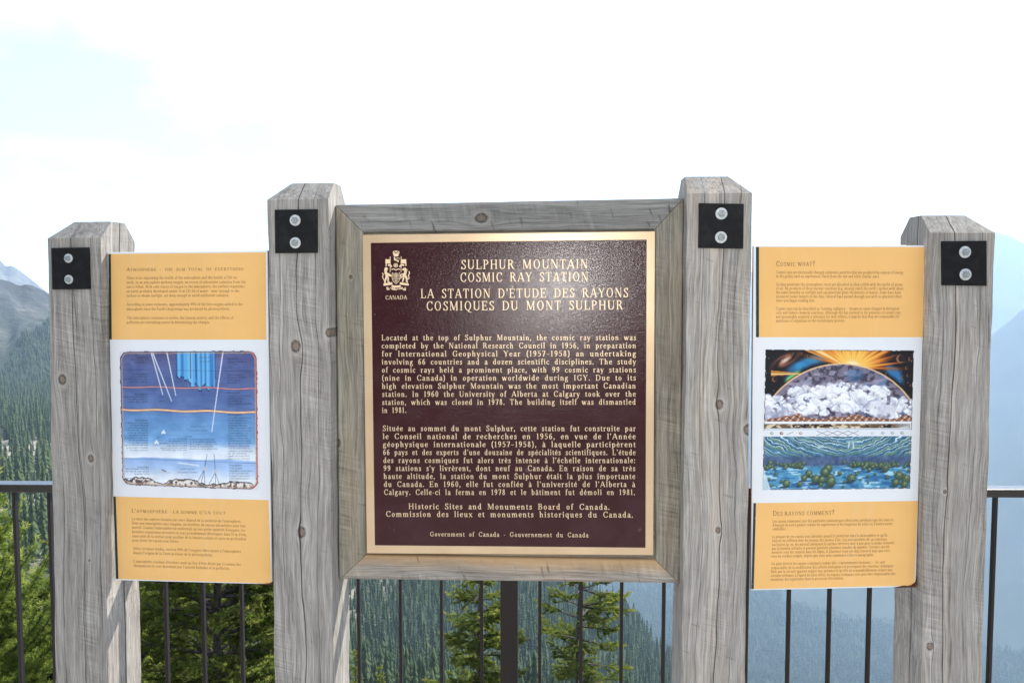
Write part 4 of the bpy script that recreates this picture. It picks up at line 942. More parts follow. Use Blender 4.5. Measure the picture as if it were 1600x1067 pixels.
make_panel('information_panel', WR, [(1178, 384), (1446, 383.4), (1430.8, 916.4), (1174, 921.8)],
           [[(1186, 386), (1443.6, 386.2), (1441.6, 526.8), (1186, 526.8)], [(1181.4, 785.6), (1434, 782.2), (1428.4, 914.2), (1177.9, 919.8)]],
           [[(1181.2, 386), (1185.8, 386), (1185.8, 526.8), (1181.2, 526.8)], [(1177.2, 785.7), (1181.2, 785.6), (1177.7, 919.9), (1173.9, 919.9)]],
           [(1196, 546), (1428, 547.6), (1421.8, 763), (1191.2, 765.2)], paint_cosmic(),
           'yellow and white panel with planet, sunburst and lagoon artwork between two right posts',
           [TR1, TR2], [('Cosmic what?', 1212.5, 416, 1273.4, 415.6, 7.6), ('Des rayons comment?', 1207.5, 805.4, 1303.8, 803.8, 7.8)], None,
           [(1396, 917.6), (1430.6, 917), (1432.6, 912), (1432, 900), (1429.6, 909), (1424, 913), (1418, 914.6), (1412, 914)], 0)
# ------------------------------------------------------------------ railing and deck
RH = 1.065
def at_height(px, py, z):
    d = ray(px, py); t = (z - EYE) / d.z; return Vector((d.x * t, d.y * t))
ra, rb = at_height(40, 757, RH), at_height(1575, 764.6, RH)
ang = -math.degrees(math.atan2(rb.y - ra.y, rb.x - ra.x)); RP = Plane(ang, ra.x + (rb.x - ra.x) / 2, ra.y + (rb.y - ra.y) / 2)
nb = NB('dark_bronze_paint'); o_ = nb.obj()
nb.set(Base_Color=nb.ramp(nb.noise(o_, 40, 5, .65), [(.3, (.007, .006, .0065, 1)), (.8, (.014, .0095, .0095, 1))]), Roughness=.2); nb.b.inputs['Specular IOR Level'].default_value = .7
M_rail = nb.m
M_bar = plain('dark_brown_bar_paint', (.016, .0105, .0105, 1), .42, 0, .35)
rail = empty('railing', RP.world(0, 0, 0), -RP.phi)
tag(rail, 'dark metal railing with thin upright bars running behind the timber posts', 'railing')
b = MB(); b.box(-4.2, 4.2, 0, .048, RH - .0225, RH); b.build('top_rail', M_rail, rail, .0022, 2)
b = MB(); b.box(-4.2, 4.2, .004, .044, .09, .112); b.build('bottom_rail', M_rail, rail, .002, 1)
xs = [RP.back(px, py, .02)[0] for px, py in ((28.5, 950), (82.5, 950), (141, 950), (199, 950), (258.5, 940), (317, 940), (377, 940), (437, 940), (499, 940),
      (560, 930), (625.5, 930), (689.5, 930), (752.5, 930), (843.5, 930), (908, 930), (971.5, 930), (1037.5, 930), (1102, 930), (1166.5, 980), (1233, 940), (1296.5, 940), (1359, 940), (1425, 940), (1489, 940), (1551, 920))]
st = (xs[-1] - xs[-4]) / 3
xs += [xs[0] - st * k for k in range(1, 18)] + [xs[-1] + st * k for k in range(1, 18)]
bar = None
for x in xs:
    if abs(x) > 4.15: continue
    if bar is None:
        b = MB(); b.box(-.0042, .0042, .016, .032, .1125, RH - .023); bar = b.build('baluster', M_bar, rail, .0008, 1, loc=(x, 0, 0))
    else:
        c = bar.copy(); COL.objects.link(c); c.parent = rail; c.location = (x, 0, 0)
xp = RP.back(795.5, 930, 0.0)[0]
b = MB(); b.box(-.024, .024, -.003, .049, 0.008, RH - .0235); po = b.build('railing_post', M_bar, rail, .002, 2, loc=(xp, 0, 0))
b = MB(); b.box(-.06, .06, -.045, .085, .0005, .0075); b.build('base_plate', M_rail, po, .001, 1)
for k in (-2, -1, 1, 2):
    if abs(xp + k * 2.0) < 4.1:
        c = po.copy(); COL.objects.link(c); c.parent = rail; c.location = (xp + k * 1.97, 0, 0)
        d = po.children[0].copy(); COL.objects.link(d); d.parent = c
nb = NB('deck_boards'); o_ = nb.obj(); q = nb.xyz(o_)
g = nb.noise(nb.comb(nb.mul(q[0], 3), nb.mul(q[1], 90), nb.mul(q[2], 90)), 1, 4)
nb.set(Base_Color=nb.ramp(g, [(.3, (.24, .22, .20, 1)), (.7, (.42, .40, .37, 1))]), Roughness=.8); M_deck = nb.m
b = MB(); y = 2.75
while y > -3.2:
    b.box(-4.3, 4.3, y - .138, y, -.04, -.002); y -= .144
deck = b.build('deck', M_deck); tag(deck, kind='structure')

# ------------------------------------------------------------------ ground: one sheet from the summit down into the valley and up the far side
RN = np.array([0, 3.2, 6, 12, 30, 80, 200, 400, 700, 1000, 1500, 2200, 3200, 4500, 6800], float)
TB = {-180: [-.35, -.35, -.3, .5, 6, 24, 50, 60, 30, -200, -300, -420, -600, -700, -700],  # unseen rise behind the camera, added to darken plaque reflections and cut sky fill
      -90: [-.35, -.45, -.9, -2.2, -6, -18, -48, -90, -140, -180, -220, -240, -240, -200, -150],
      -45: [-.35, -1.0, -2.4, -5, -12, -27, -52, -76, -92, -98, -105, -120, -140, -120, -60],
      -28: [-.35, -1.1, -2.6, -5.3, -12.5, -28, -52, -74, -90, -97, -110, -140, -160, -140, -60],
      -22: [-.35, -1.2, -2.7, -5.6, -14, -34, -70, -110, -140, -170, -230, -330, -380, -300, -150],
      -14: [-.35, -1.2, -2.9, -6.1, -16, -40, -95, -165, -175, -300, -520, -640, -640, -420, -150],
      -8: [-.35, -1.2, -3, -6.3, -17, -42, -100, -178, -198, -360, -620, -760, -760, -500, -150],
      0: [-.35, -1.2, -3, -6.4, -17, -43, -102, -185, -222, -420, -700, -860, -900, -600, -150],
      7: [-.35, -1.2, -3, -6.4, -17, -43.5, -106, -199, -259, -470, -740, -900, -980, -680, -150],
      11: [-.35, -1.2, -3, -6.4, -17.5, -44, -110, -215, -303, -510, -750, -910, -1000, -700, -150],
      15: [-.35, -1.2, -3, -6.4, -18, -45, -115, -235, -357, -550, -760, -910, -1000, -700, -150],
      20: [-.35, -1.2, -3, -6.4, -18, -46, -118, -245, -420, -585, -770, -910, -1000, -700, -150],
      45: [-.35, -1.1, -2.8, -6, -18, -46, -118, -245, -430, -600, -780, -920, -1000, -700, -150],
      90: [-.35, -.45, -1, -2.4, -7, -25, -80, -180, -330, -480, -700, -850, -950, -800, -500],
      180: [-.35, -.35, -.3, .5, 6, 24, 50, 60, 30, -200, -300, -420, -600, -700, -700]}
AZ = np.array(sorted(TB)); TBL = np.array([TB[a] for a in AZ], float)
def wav(x, y):
    """rolling unevenness, about -1 to 1"""
    return (np.sin(x * 1.0 + 1.3 * np.sin(y * .7)) + np.sin(y * 1.13 + 1.1 * np.sin(x * .83 + 2)) + .6 * np.sin(x * 2.3 - y * 1.9 + 1) + .5 * np.sin(x * 3.1 + y * 2.7)) / 3.1
def ground_z(x, y):
    x = np.asarray(x, float); y = np.asarray(y, float)
    r = np.hypot(x, y); az = np.degrees(np.arctan2(x, y))
    i = np.clip(np.searchsorted(AZ, az) - 1, 0, len(AZ) - 2); t = (az - AZ[i]) / (AZ[i + 1] - AZ[i]); t = t * t * (3 - 2 * t)
    lr = np.log(r + 3); LR = np.log(RN + 3); k = np.clip(np.searchsorted(RN, r) - 1, 0, len(RN) - 2); q = (lr - LR[k]) / (LR[k + 1] - LR[k])
    z = (TBL[i, k] * (1 - q) + TBL[i, k + 1] * q) * (1 - t) + (TBL[i + 1, k] * (1 - q) + TBL[i + 1, k + 1] * q) * t
    a = np.clip(r - 4, 0, 1e9)
    return z + wav(x / 28, y / 28) * np.minimum(a * .012, 3.5) + wav(x / 190 + 4, y / 190) * np.minimum(a * .012, 26)
azs = np.concatenate([np.arange(-180, -50, 4.0), np.arange(-50, 50, .4), np.arange(50, 180.1, 4.0)]); rs_ = np.concatenate([[0.01], np.geomspace(2.2, 6900, 230)])
A_, R_ = np.meshgrid(np.radians(azs), rs_); gx_, gy_ = R_ * np.sin(A_), R_ * np.cos(A_)
V = np.stack([gx_, gy_, ground_z(gx_, gy_)], -1).reshape(-1, 3); n_a = len(azs)
j, i = np.meshgrid(np.arange(n_a - 1), np.arange(len(rs_) - 1)); a = i * n_a + j
gm = np_mesh('ground', V, np.stack([a, a + 1, a + n_a + 1, a + n_a], -1).reshape(-1), np.full(a.size, 4), True)
nb = NB('mountain_slope_soil'); o_ = nb.obj(); q = nb.xyz(o_)
big = nb.noise(o_, .035, 5, .6); fin = nb.noise(o_, .9, 5, .6)
stone = nb.mul(nb.rng(nb.add(big, nb.mul(nb.sub(fin, .5), .35)), .46, .56), nb.mul(nb.rng(q[0], -60, -110, .0, 1), nb.rng(q[1], 700, 950, 1, 0)))
veg = nb.ramp(nb.noise(o_, .25, 6, .65), [(.3, (.012, .022, .012, 1)), (.55, (.022, .034, .018, 1)), (.8, (.045, .050, .03, 1))])
c0 = nb.mix(stone, veg, nb.ramp(fin, [(.3, (.16, .145, .115, 1)), (.7, (.34, .31, .26, 1))]))
nb.set(Base_Color=c0, Roughness=.95); nb.b.inputs['Specular IOR Level'].default_value = .1; M_soil = nb.m
tag(link('ground', gm, M_soil), kind='structure')

# ------------------------------------------------------------------ mountain ridges as solid relief
def ridge(name, prof, rc, r0, z0, mat, amp, rough, seed, back=1.5):
    """prof: (px, py) points of the skyline; crest at distance rc, foot at r0"""
    P = sorted((math.degrees(math.atan((x - 800) / F)), math.atan((454 - y) / math.hypot(F, x - 800))) for x, y in prof)
    az = np.linspace(P[0][0], P[-1][0], 260); el = np.interp(az, [p[0] for p in P], [p[1] for p in P]); zc = rc * np.tan(el) + EYE
    t = np.concatenate([np.linspace(0, 1, 90), np.linspace(1, back, 30)[1:]])
    rs = np.random.RandomState(seed); T, Z = np.meshgrid(t, zc, indexing='ij'); _, AZM = np.meshgrid(t, np.radians(az), indexing='ij')
    n = fbm(len(t), len(az), 5, 9, seed, 5) - .5; n2 = fbm(len(t), len(az), 3, 30, seed + 3, 4) - .5
    r = np.where(T <= 1, r0 + (rc - r0) * T, rc + (rc - r0) * (T - 1)); f = np.where(T <= 1, T ** 1.15, 1 - ((T - 1) / (back - 1)) ** 1.1)
    z = z0 + (Z - z0) * f + (n * amp + n2 * rough) * np.sin(np.clip(T, 0, 1) * math.pi) + (fbm(1, len(az), 1, 26, seed + 9, 4) - .5) * rough * .35 * (np.abs(T - 1) < .25)
    z = np.where(T > 1, z - 300 * (T - 1) / (back - 1), z); ed = np.linspace(0, 1, len(az))[None]; z = z - 520 * (1 - ss(ed, 0, .10)) - 520 * (1 - ss(1 - ed, 0, .26))
    r = r + n2 * rough * 1.3 * np.sin(np.clip(T, 0, 1) * math.pi)
    V = np.stack([r * np.sin(AZM), r * np.cos(AZM), z], -1); w_ = len(az)
    j, i = np.meshgrid(np.arange(w_ - 1), np.arange(len(t) - 1)); a = i * w_ + j
    me = np_mesh(name, V.reshape(-1, 3), np.stack([a, a + 1, a + w_ + 1, a + w_], -1).reshape(-1), np.full(a.size, 4), False)
    tag(link(name, me, mat), kind='structure')
    return V
nb = NB('limestone_face'); o_ = nb.obj(); q = nb.xyz(o_)
s1 = nb.noise(nb.comb(nb.mul(q[0], .012), nb.mul(q[1], .012), nb.mul(q[2], .05)), 1, 8, .68)
s2 = nb.noise(o_, .035, 6, .7)
c0 = nb.ramp(nb.add(nb.mul(s1, .55), nb.mul(s2, .45)), [(.38, (.006, .008, .010, 1)), (.48, (.020, .024, .026, 1)), (.56, (.05, .051, .05, 1)), (.66, (.20, .195, .185, 1))])
gr = nb.rng(nb.add(q[2], nb.mul(nb.sub(s2, .5), 90)), -12, -70)
c0 = nb.mix(nb.mul(gr, .8), c0, nb.ramp(s2, [(.35, (.02, .034, .026, 1)), (.65, (.055, .075, .045, 1))]))
nb.set(Base_Color=c0, Roughness=.95); nb.bump(nb.add(s1, s2), 1.0, 9); M_rock = nb.m
nb = NB('pale_far_rock'); o_ = nb.obj()
nb.set(Base_Color=nb.ramp(nb.noise(o_, .018, 8, .7), [(.38, (.035, .04, .045, 1)), (.6, (.13, .13, .125, 1))]), Roughness=.95); nb.bump(nb.noise(o_, .02, 6), 1, 14); M_far = nb.m
nb = NB('far_forest_slope'); o_ = nb.obj()
nb.set(Base_Color=nb.ramp(nb.noise(o_, .01, 8, .7), [(.36, (.030, .044, .034, 1)), (.64, (.045, .060, .043, 1))]), Roughness=.95); M_farwood = nb.m
VR = ridge('mountain', [(-900, 330), (-500, 380), (-250, 402), (-80, 424), (0, 435), (22, 437), (44, 444), (75, 462), (130, 492), (200, 528), (290, 560), (420, 590), (560, 620)], 1350, 880, -104, M_rock, 46, 66, 12)
ridge('mountain', [(-900, 270), (-400, 300), (-200, 330), (-60, 372), (0, 404), (12, 417), (18, 414), (28, 418), (42, 428), (58, 441), (78, 458), (120, 482), (200, 520), (300, 545)], 3100, 2200, -190, M_far, 50, 40, 21)
ridge('hill', [(1150, 640), (1300, 590), (1450, 552), (1553, 521), (1600, 481), (1680, 440), (1800, 400), (2000, 372), (2300, 350)], 3900, 2500, -960, M_farwood, 50, 22, 31, 1.4)
ridge('mountain', [(700, 470), (900, 455), (1100, 432), (1250, 418), (1400, 404), (1470, 386), (1520, 366), (1545, 362), (1575, 370), (1600, 384), (1680, 408), (1800, 404), (2000, 380), (2300, 372)], 6400, 4600, -900, M_farwood, 60, 30, 41, 1.25)

# ------------------------------------------------------------------ distant forest
def conifer_template(layers, spokes, seed):
    rs = np.random.RandomState(seed); v = []; f = []
    for k in range(layers):
        t0 = k / layers; zt = 1 - t0 * .97; zb = max(.03, 1 - (k + 1.55) / layers); rad = .02 + .15 * ((k + 1.2) / layers) ** .85
        b_ = len(v); v.append((rs.uniform(-.006, .006), rs.uniform(-.006, .006), zt)); m = spokes * 2 if spokes > 4 else spokes
        off = rs.rand() * 6
        for j in range(m):
            a_ = off + j * math.tau / m; rr = rad * (rs.uniform(.75, 1.25) if (j % 2 == 0 or spokes <= 4) else rs.uniform(.3, .55))
            v.append((rr * math.cos(a_), rr * math.sin(a_), zb + (.0 if j % 2 == 0 else .035) + rs.uniform(-.02, .02)))
        for j in range(m): f.append((b_, b_ + 1 + j, b_ + 1 + (j + 1) % m))
    return np.array(v), np.array(f)
def merge_trees(name, tmpl, P, H, W, seed):
    rs = np.random.RandomState(seed); vs = []; fs = []; base = 0
    which = rs.randint(0, len(tmpl), len(P))
    for k, (tv, tf) in enumerate(tmpl):
        idx = np.where(which == k)[0]
        if not len(idx): continue
        a = rs.rand(len(idx)) * 6.28; ca, sa = np.cos(a)[:, None], np.sin(a)[:, None]; h = H[idx][:, None]; ww = W[idx][:, None]
        x = (tv[None, :, 0] * ca - tv[None, :, 1] * sa) * h * ww; y = (tv[None, :, 0] * sa + tv[None, :, 1] * ca) * h * ww; z = tv[None, :, 2] * h
        v = np.stack([x, y, z], -1) + P[idx][:, None, :]
        f = tf[None] + (np.arange(len(idx)) * len(tv))[:, None, None] + base; base += len(idx) * len(tv)
        vs.append(v.reshape(-1, 3)); fs.append(f.reshape(-1))
    F_ = np.concatenate(fs); return np_mesh(name, np.concatenate(vs), F_, np.full(len(F_) // 3, 3))
def tree_mat(name, sc, dark, light, pale, trans=.25):
    nb = NB(name); g = nb.node('ShaderNodeNewGeometry'); pos = g.outputs['Position']
    n = nb.noise(pos, sc, 3, .6); f = nb.noise(pos, sc * 9, 3, .6)
    n3_ = nb.noise(pos, sc * .14, 3, .6); c = nb.ramp(nb.add(nb.add(nb.mul(n, .42), nb.mul(f, .28)), nb.mul(n3_, .30)), [(.34, dark), (.52, light), (.70, pale)])
    nb.set(Base_Color=c, Roughness=.8); nb.b.inputs['Specular IOR Level'].default_value = .15
    tr = nb.node('ShaderNodeBsdfTranslucent'); nb.put(tr.inputs['Color'], c); mx = nb.node('ShaderNodeMixShader'); mx.inputs[0].default_value = trans
    nb.t.links.new(nb.b.outputs[0], mx.inputs[1]); nb.t.links.new(tr.outputs[0], mx.inputs[2]); nb.t.links.new(mx.outputs[0], nb.out.inputs['Surface'])
    return nb.m
M_wood1 = tree_mat('spruce_foliage_distant', .22, (.030, .052, .028, 1), (.062, .098, .042, 1), (.12, .15, .065, 1))
M_wood2 = tree_mat('valley_forest_foliage', .03, (.034, .054, .038, 1), (.050, .076, .047, 1), (.075, .10, .06, 1))
NEAR_T = [conifer_template(9, 6, s) for s in range(5)]; FAR_T = [conifer_template(3, 4, s + 20) for s in range(3)]
rs = np.random.RandomState(77)
def scatter(n, a0, a1, r0, r1):
    a = np.radians(rs.uniform(a0, a1, n)); r = np.sqrt(rs.uniform(r0 * r0, r1 * r1, n)); return r * np.sin(a), r * np.cos(a)
X1, Y1 = scatter(36000, -50, 36, 120, 980)
az1 = np.degrees(np.arctan2(X1, Y1)); r1_ = np.hypot(X1, Y1)
open_ = wav(X1 / 17 + 3, Y1 / 17) + .5 * wav(X1 / 6, Y1 / 6)
left_ = az1 < -20
keep = np.where(left_, (open_ < np.interp(r1_, [150, 330, 430, 560, 980], [-.25, -.15, .1, .7, 2])), open_ < .72)
keep &= ~((az1 > 12) & (r1_ > 760))
X1, Y1 = X1[keep], Y1[keep]; Z1 = ground_z(X1, Y1) - .3; r1_ = np.hypot(X1, Y1); az1 = np.degrees(np.arctan2(X1, Y1))
H1 = np.clip(np.exp(rs.normal(2.25, .33, len(X1))), 3.5, 17) * np.where(az1 < -20, .92, 1.0); W1 = rs.uniform(.55, 1.25, len(X1))
# the largest ones in view each stand as an object of their own
f_ = Y1 * CP - (Z1 - EYE) * SP; px_ = 800 + F * X1 / f_; pyb = 533.5 - F * (Y1 * SP + (Z1 - EYE) * CP) / f_; pyt = 533.5 - F * (Y1 * SP + (Z1 + H1 - EYE) * CP) / (Y1 * CP - (Z1 + H1 - EYE) * SP)
winL = (px_ > 2) & (px_ < 78) & (pyt > 560) & (pyt < 880); winC = (px_ > 548) & (px_ < 1058) & (pyt > 900) & (pyt < 1055)
sz = (pyb - pyt); solo = np.zeros(len(X1), bool)
for m, n in ((winL, 70), (winC, 130)):
    idx = np.where(m)[0]; idx = idx[np.argsort(-sz[idx])][:n]; solo[idx] = True
protos = []
for k, (tv, tf) in enumerate(NEAR_T):
    me = np_mesh('small_conifer', tv, tf.reshape(-1), np.full(len(tf), 3)); me.materials.append(M_wood1); protos.append(me)
for q, k in enumerate(np.where(solo)[0]):
    o = bpy.data.objects.new('distant_conifer', protos[q % 5]); COL.objects.link(o)
    o.location = (X1[k], Y1[k], Z1[k]); o.scale = (H1[k] * W1[k], H1[k] * W1[k], H1[k]); o.rotation_euler = (0, 0, (q * 2.4) % 6.28)
    if winL[k]: tag(o, 'narrow conifer among many on the pale stony slope far beyond the left rail', 'tree', 'conifers on the stony slope beyond the left rail')
    else: tag(o, 'narrow spruce among many on the hazy forest slope below the plaque frame', 'tree', 'spruces on the forest slope below the plaque')
m = ~solo; P1 = np.stack([X1, Y1, Z1], -1)
fo_ = link('forest', merge_trees('forest', NEAR_T, P1[m], H1[m], W1[m], 5), M_wood1)
tag(fo_, 'dense spruce forest covering the slopes below the lookout', 'forest', kind='stuff')
X2, Y2 = scatter(135000, -25, 48, 900, 4700)
P2 = np.stack([X2, Y2, ground_z(X2, Y2) - 1], -1); n2_ = len(P2)
# wood on the lower flank of the left mountain
ii = rs.randint(0, 66, 15000); jj = rs.randint(60, 215, 15000); PV = VR[ii, jj] + np.stack([rs.uniform(-7, 7, 15000), rs.uniform(-7, 7, 15000), np.full(15000, -1)], -1)
azv = np.degrees(np.arctan2(PV[:, 0], PV[:, 1])); kv = (azv > -40) & (PV[:, 2] < -62 + (azv + 31) * 16 + 16 * wav(PV[:, 0] / 40, PV[:, 1] / 40))
P2 = np.concatenate([P2, PV[kv]]); H2 = np.concatenate([rs.uniform(12, 21, n2_), rs.uniform(8, 13, kv.sum())]); W2 = rs.uniform(.9, 1.5, len(P2))
tag(link('far_forest', merge_trees('far_forest', FAR_T, P2, H2, W2, 6), M_wood2), 'far blue-green forest filling the valley sides in haze', 'forest', kind='stuff')

# ------------------------------------------------------------------ trees just below the railing, with twigs and needles
M_bark = NB('grey_bark'); o_ = M_bark.obj()
M_bark.set(Base_Color=M_bark.ramp(M_bark.noise(o_, 30, 5), [(.35, (.035, .028, .024, 1)), (.7, (.13, .11, .095, 1))]), Roughness=.9); M_bark = M_bark.m
def needle_mat(name, dark, light, tip, trans):
    nb = NB(name); at = nb.node('ShaderNodeAttribute', attribute_name='shoot'); c = nb.ramp(at.outputs['Fac'], [(.0, dark), (.55, light), (1.0, tip)])
    nb.set(Base_Color=c, Roughness=.55); nb.b.inputs['Specular IOR Level'].default_value = .3
    tr = nb.node('ShaderNodeBsdfTranslucent'); nb.put(tr.inputs['Color'], c); mx = nb.node('ShaderNodeMixShader'); mx.inputs[0].default_value = trans
    nb.t.links.new(nb.b.outputs[0], mx.inputs[1]); nb.t.links.new(tr.outputs[0], mx.inputs[2]); nb.t.links.new(mx.outputs[0], nb.out.inputs['Surface'])
    return nb.m
M_spruce = needle_mat('spruce_needles', (.075, .115, .022, 1), (.18, .23, .042, 1), (.36, .35, .09, 1), .66)
M_pine = needle_mat('pine_needles', (.10, .16, .026, 1), (.21, .28, .048, 1), (.36, .41, .10, 1), .66)
def tube(V, F_, pts, r0, r1, n):
    b_ = len(V); m = len(pts)
    for i, p in enumerate(pts):
        d = (pts[min(i + 1, m - 1)] - pts[max(i - 1, 0)]); d = d / (np.linalg.norm(d) + 1e-9)
        a = np.cross(d, [0.3, .2, 1.0]); a = a / (np.linalg.norm(a) + 1e-9); c = np.cross(d, a); r = r0 + (r1 - r0) * i / (m - 1)
        for k in range(n): t = k * math.tau / n; V.append(p + r * (a * math.cos(t) + c * math.sin(t)))
    for i in range(m - 1):
        for k in range(n): F_.append((b_ + i * n + k, b_ + i * n + (k + 1) % n, b_ + (i + 1) * n + (k + 1) % n, b_ + (i + 1) * n + k))
def near_tree(name, label, base, H, Rd, whorls, per, seed, nl, nw, dens, mat, rise=.1, droop=.35, tipup=.25, taper=.8, gap=0.0, lean=(0, 0), zmin=.12, group=None, bare=.0):
    rs = np.random.RandomState(seed); th = empty(name, base); tag(th, label, 'tree', group)
    TV = []; TF = []; seg0 = []; seg1 = []; sh = []
    tp = [np.array([lean[0] * H * t * t + .03 * math.sin(t * 7 + seed) * t, lean[1] * H * t * t, H * t]) for t in np.linspace(0, 1, 14)]
    tube(TV, TF, tp, .022 * H * .5 + .02, .006, 8)
    def trunk(t): i = min(int(t * 13), 12); q = t * 13 - i; return tp[i] * (1 - q) + tp[i + 1] * q
    for wv_ in range(whorls):
        tz = zmin + (.985 - zmin) * ((wv_ + rs.uniform(-.3, .3)) / (whorls - 1)); tz = min(max(tz, .05), .985)
        for k in range(per):
            if rs.rand() < gap: continue
            a = rs.rand() * 6.28; Lb = (Rd * (1 - tz) ** taper * rs.uniform(.6, 1.12) + .07) * (rs.uniform(1.05, 1.3) if rs.rand() < .12 else 1)
            p = trunk(tz); dr = np.array([math.cos(a), math.sin(a), 0]); n = 8; pts = []
            el = rise + rs.uniform(-.15, .15) + .5 * tz ** 3
            for i in range(n + 1):
                t = i / n; pts.append(p + dr * Lb * t + np.array([0, 0, Lb * (el * t - droop * t * t * (1 - tz) + tipup * t ** 4)]) + rs.randn(3) * .006 * Lb)
            tube(TV, TF, pts, .008 + .011 * Lb, .0025, 4)
            pts = np.array(pts); naked = bare if rs.rand() < .6 else 0
            side = np.cross(dr, [0, 0, 1]); L0 = .12 + naked
            nt_ = max(3, int(Lb / .052))
            for q in range(nt_):
                t = L0 + (1 - L0) * (q + rs.rand() * .6) / nt_
                if t > 1: continue
                i = min(int(t * n), n - 1); c = pts[i] + (pts[i + 1] - pts[i]) * (t * n - i); fw = pts[i + 1] - pts[i]; fw = fw / np.linalg.norm(fw)
                for s_ in (-1, 1):
                    if rs.rand() < .18: continue
                    lt = (.40 * Lb * (1 - t) + .075) * rs.uniform(.55, 1.15); ang_ = rs.uniform(.6, 1.05)
                    d = fw * math.cos(ang_) + side * s_ * math.sin(ang_) + np.array([0, 0, rs.uniform(-.25, .3)])
                    e = c + d * lt + np.array([0, 0, -.12 * lt + .1 * lt * rise])
                    m_ = c * .5 + e * .5 + np.array([0, 0, .04 * lt]); fr = rs.rand()
                    if rs.rand() < bare * .5:
                        tube(TV, TF, [c, m_, e], .003, .0012, 3); continue
                    seg0 += [c, m_]; seg1 += [m_, e]; sh += [(fr * .5, .2), (fr * .5 + .25, .5)]
                    tube(TV, TF, [c, m_, e], .003, .001, 3)
                    if lt > .13:            # shoots off the twig
                        for g_ in range(int(lt / .055)):
                            u_ = rs.uniform(.25, .95); c2 = c + (e - c) * u_; d2 = d * .7 + (fw if s_ > 0 else fw) * .35 + rs.randn(3) * .45; d2 = d2 / np.linalg.norm(d2)
                            seg0.append(c2); seg1.append(c2 + d2 * rs.uniform(.04, .09)); sh.append((fr * .45 + .3 * rs.rand(), .6))
            for i in range(int(n * (.2 + naked)), n): seg0.append(pts[i]); seg1.append(pts[i + 1]); sh.append((.25, .3))
            d = pts[-1] - pts[-2]; d = d / np.linalg.norm(d); seg0.append(pts[-1]); seg1.append(pts[-1] + d * .06); sh.append((.8, 1))
    for i in range(10, 13): seg0.append(tp[i]); seg1.append(tp[i + 1]); sh.append((.5, .5))
    S0, S1 = np.array(seg0), np.array(seg1); shv = np.array(sh); Ls = np.linalg.norm(S1 - S0, axis=1); cnt = np.maximum(2, (Ls * dens).astype(int))
    ix = np.repeat(np.arange(len(S0)), cnt); N = len(ix); t = rs.rand(N)[:, None]; D = (S1 - S0)[ix] / np.maximum(Ls[ix], 1e-6)[:, None]; P = S0[ix] + (S1 - S0)[ix] * t
    q = rs.randn(N, 3); q[:, 2] += .35; q -= D * (q * D).sum(1, keepdims=True); q /= np.linalg.norm(q, axis=1, keepdims=True) + 1e-9
    sp_ = rs.uniform(.5, .95, N)[:, None]; nd = D * np.sqrt(1 - sp_ ** 2) + q * sp_; sd_ = np.cross(nd, rs.randn(N, 3)); sd_ /= np.linalg.norm(sd_, axis=1, keepdims=True) + 1e-9
    ln = (nl * rs.uniform(.7, 1.2, N))[:, None]
    V = np.stack([P - sd_ * nw / 2, P + sd_ * nw / 2, P + nd * ln], 1).reshape(-1, 3)
    cm = np_mesh('crown', V, np.arange(3 * N), np.full(N, 3)); at = cm.attributes.new('shoot', 'FLOAT', 'FACE')
    at.data.foreach_set('value', np.clip(shv[ix, 0] + .35 * shv[ix, 1] * t[:, 0] + rs.uniform(-.12, .12, N), 0, 1).astype(np.float32))
    link('crown', cm, mat, th)
    tm = bpy.data.meshes.new('trunk'); tm.from_pydata([tuple(v) for v in TV], [], TF); tm.update(); link('trunk', tm, M_bark, th)
    return th
def stand(px, py_top, dist):
    x = (px - 800) / F * dist * 1.03; d = ray(px, py_top); t = dist / d.y; p = d * t; gz = float(ground_z(p.x, p.y)); return (p.x, p.y, gz), p.z + EYE - gz
bs, h = stand(750, 800, 10.5)
near_tree('spruce_tree', 'bushy green spruce below the plaque frame, left of the dark railing post', bs, h, 1.05, 26, 7, 1, .026, .0085, 720, M_spruce, rise=.0, tipup=.14, gap=.15, taper=.85, droop=.22, bare=.1)
bs, h = stand(908, 690, 11)
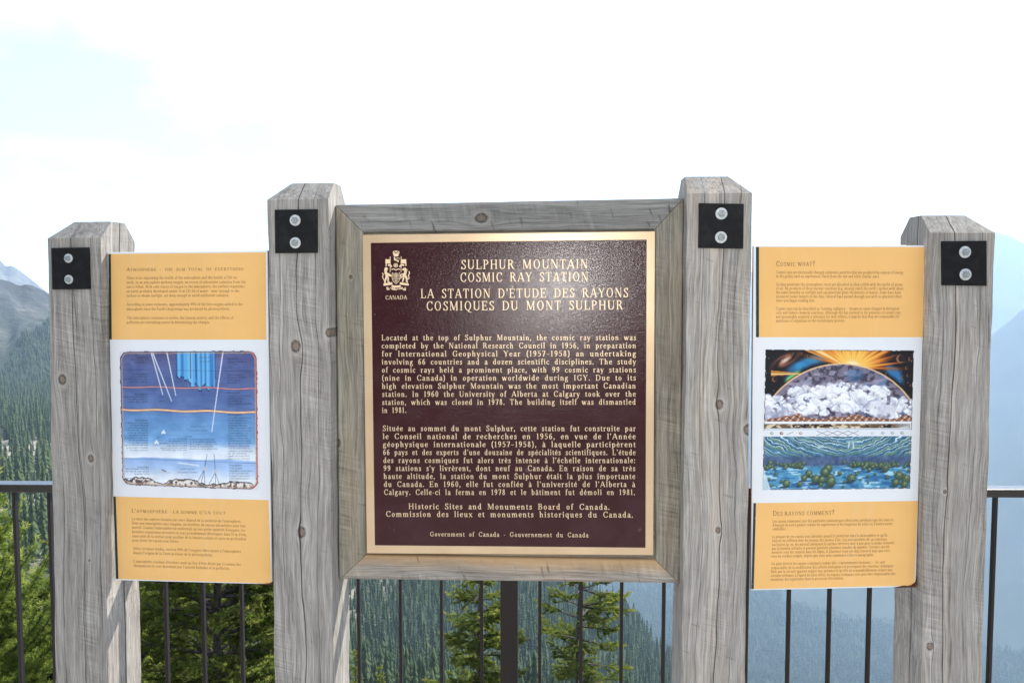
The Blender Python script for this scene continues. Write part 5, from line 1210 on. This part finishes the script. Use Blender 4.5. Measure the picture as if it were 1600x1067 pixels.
near_tree('spruce_tree', 'ragged open spruce with bare inner twigs, right of the dark railing post', bs, h, .86, 30, 6, 2, .026, .0085, 720, M_spruce, rise=.0, tipup=.12, gap=.32, taper=.5, droop=.16, bare=.3)
bs, h = stand(330, 640, 6.4)
near_tree('spruce_tree', 'large dense dark spruce below the atmosphere panel', bs, h, 1.15, 30, 10, 3, .024, .0068, 460, M_spruce, taper=.5, droop=.3, bare=.12, gap=.12)
bs, h = stand(235, 700, 9)
near_tree('spruce_tree', 'dark spruce standing behind the large dense one, below the atmosphere panel', bs, h, 1.5, 24, 9, 8, .03, .010, 330, M_spruce, taper=.5, droop=.3)
bs, h = stand(-52, 728, 5.6)
near_tree('pine_tree', 'bright green pine rising to the rail at the far left edge', bs, h, .80, 26, 7, 4, .038, .006, 430, M_pine, rise=.5, droop=.1, tipup=.45, taper=.75)
bs, h = stand(66, 925, 7.2)
near_tree('pine_tree', 'light green pine filling the gap between the leftmost railing bars', bs, h, 1.0, 22, 8, 5, .038, .0065, 400, M_pine, rise=.4, droop=.1, tipup=.4, taper=.5)
bs, h = stand(556, 1018, 26)
near_tree('small_spruce', 'slim young spruce tip beside the tall post at the bottom edge', bs, h, .5, 20, 6, 6, .04, .016, 240, M_spruce, taper=.8)
bs, h = stand(592, 1042, 30)
near_tree('small_spruce', 'short young spruce tip between two railing bars under the frame corner', bs, h, .6, 20, 6, 7, .04, .018, 220, M_spruce, taper=.8)

# ------------------------------------------------------------------ the hazy air
hm = MB(); hm.box(-8600, 8600, -7200, 8600, -1300, 900); hz = link('haze', hm.mesh('haze')); tag(hz, 'pale blue summer haze filling the valley', 'haze', kind='stuff')
m = bpy.data.materials.new('haze_air'); m.use_nodes = True; t_ = m.node_tree; t_.nodes.clear()
pv = t_.nodes.new('ShaderNodeVolumePrincipled'); ou = t_.nodes.new('ShaderNodeOutputMaterial')
pv.inputs['Color'].default_value = (.52, .73, 1.0, 1); pv.inputs['Density'].default_value = HAZE; pv.inputs['Anisotropy'].default_value = .3
t_.links.new(pv.outputs[0], ou.inputs['Volume']); hz.data.materials.append(m)
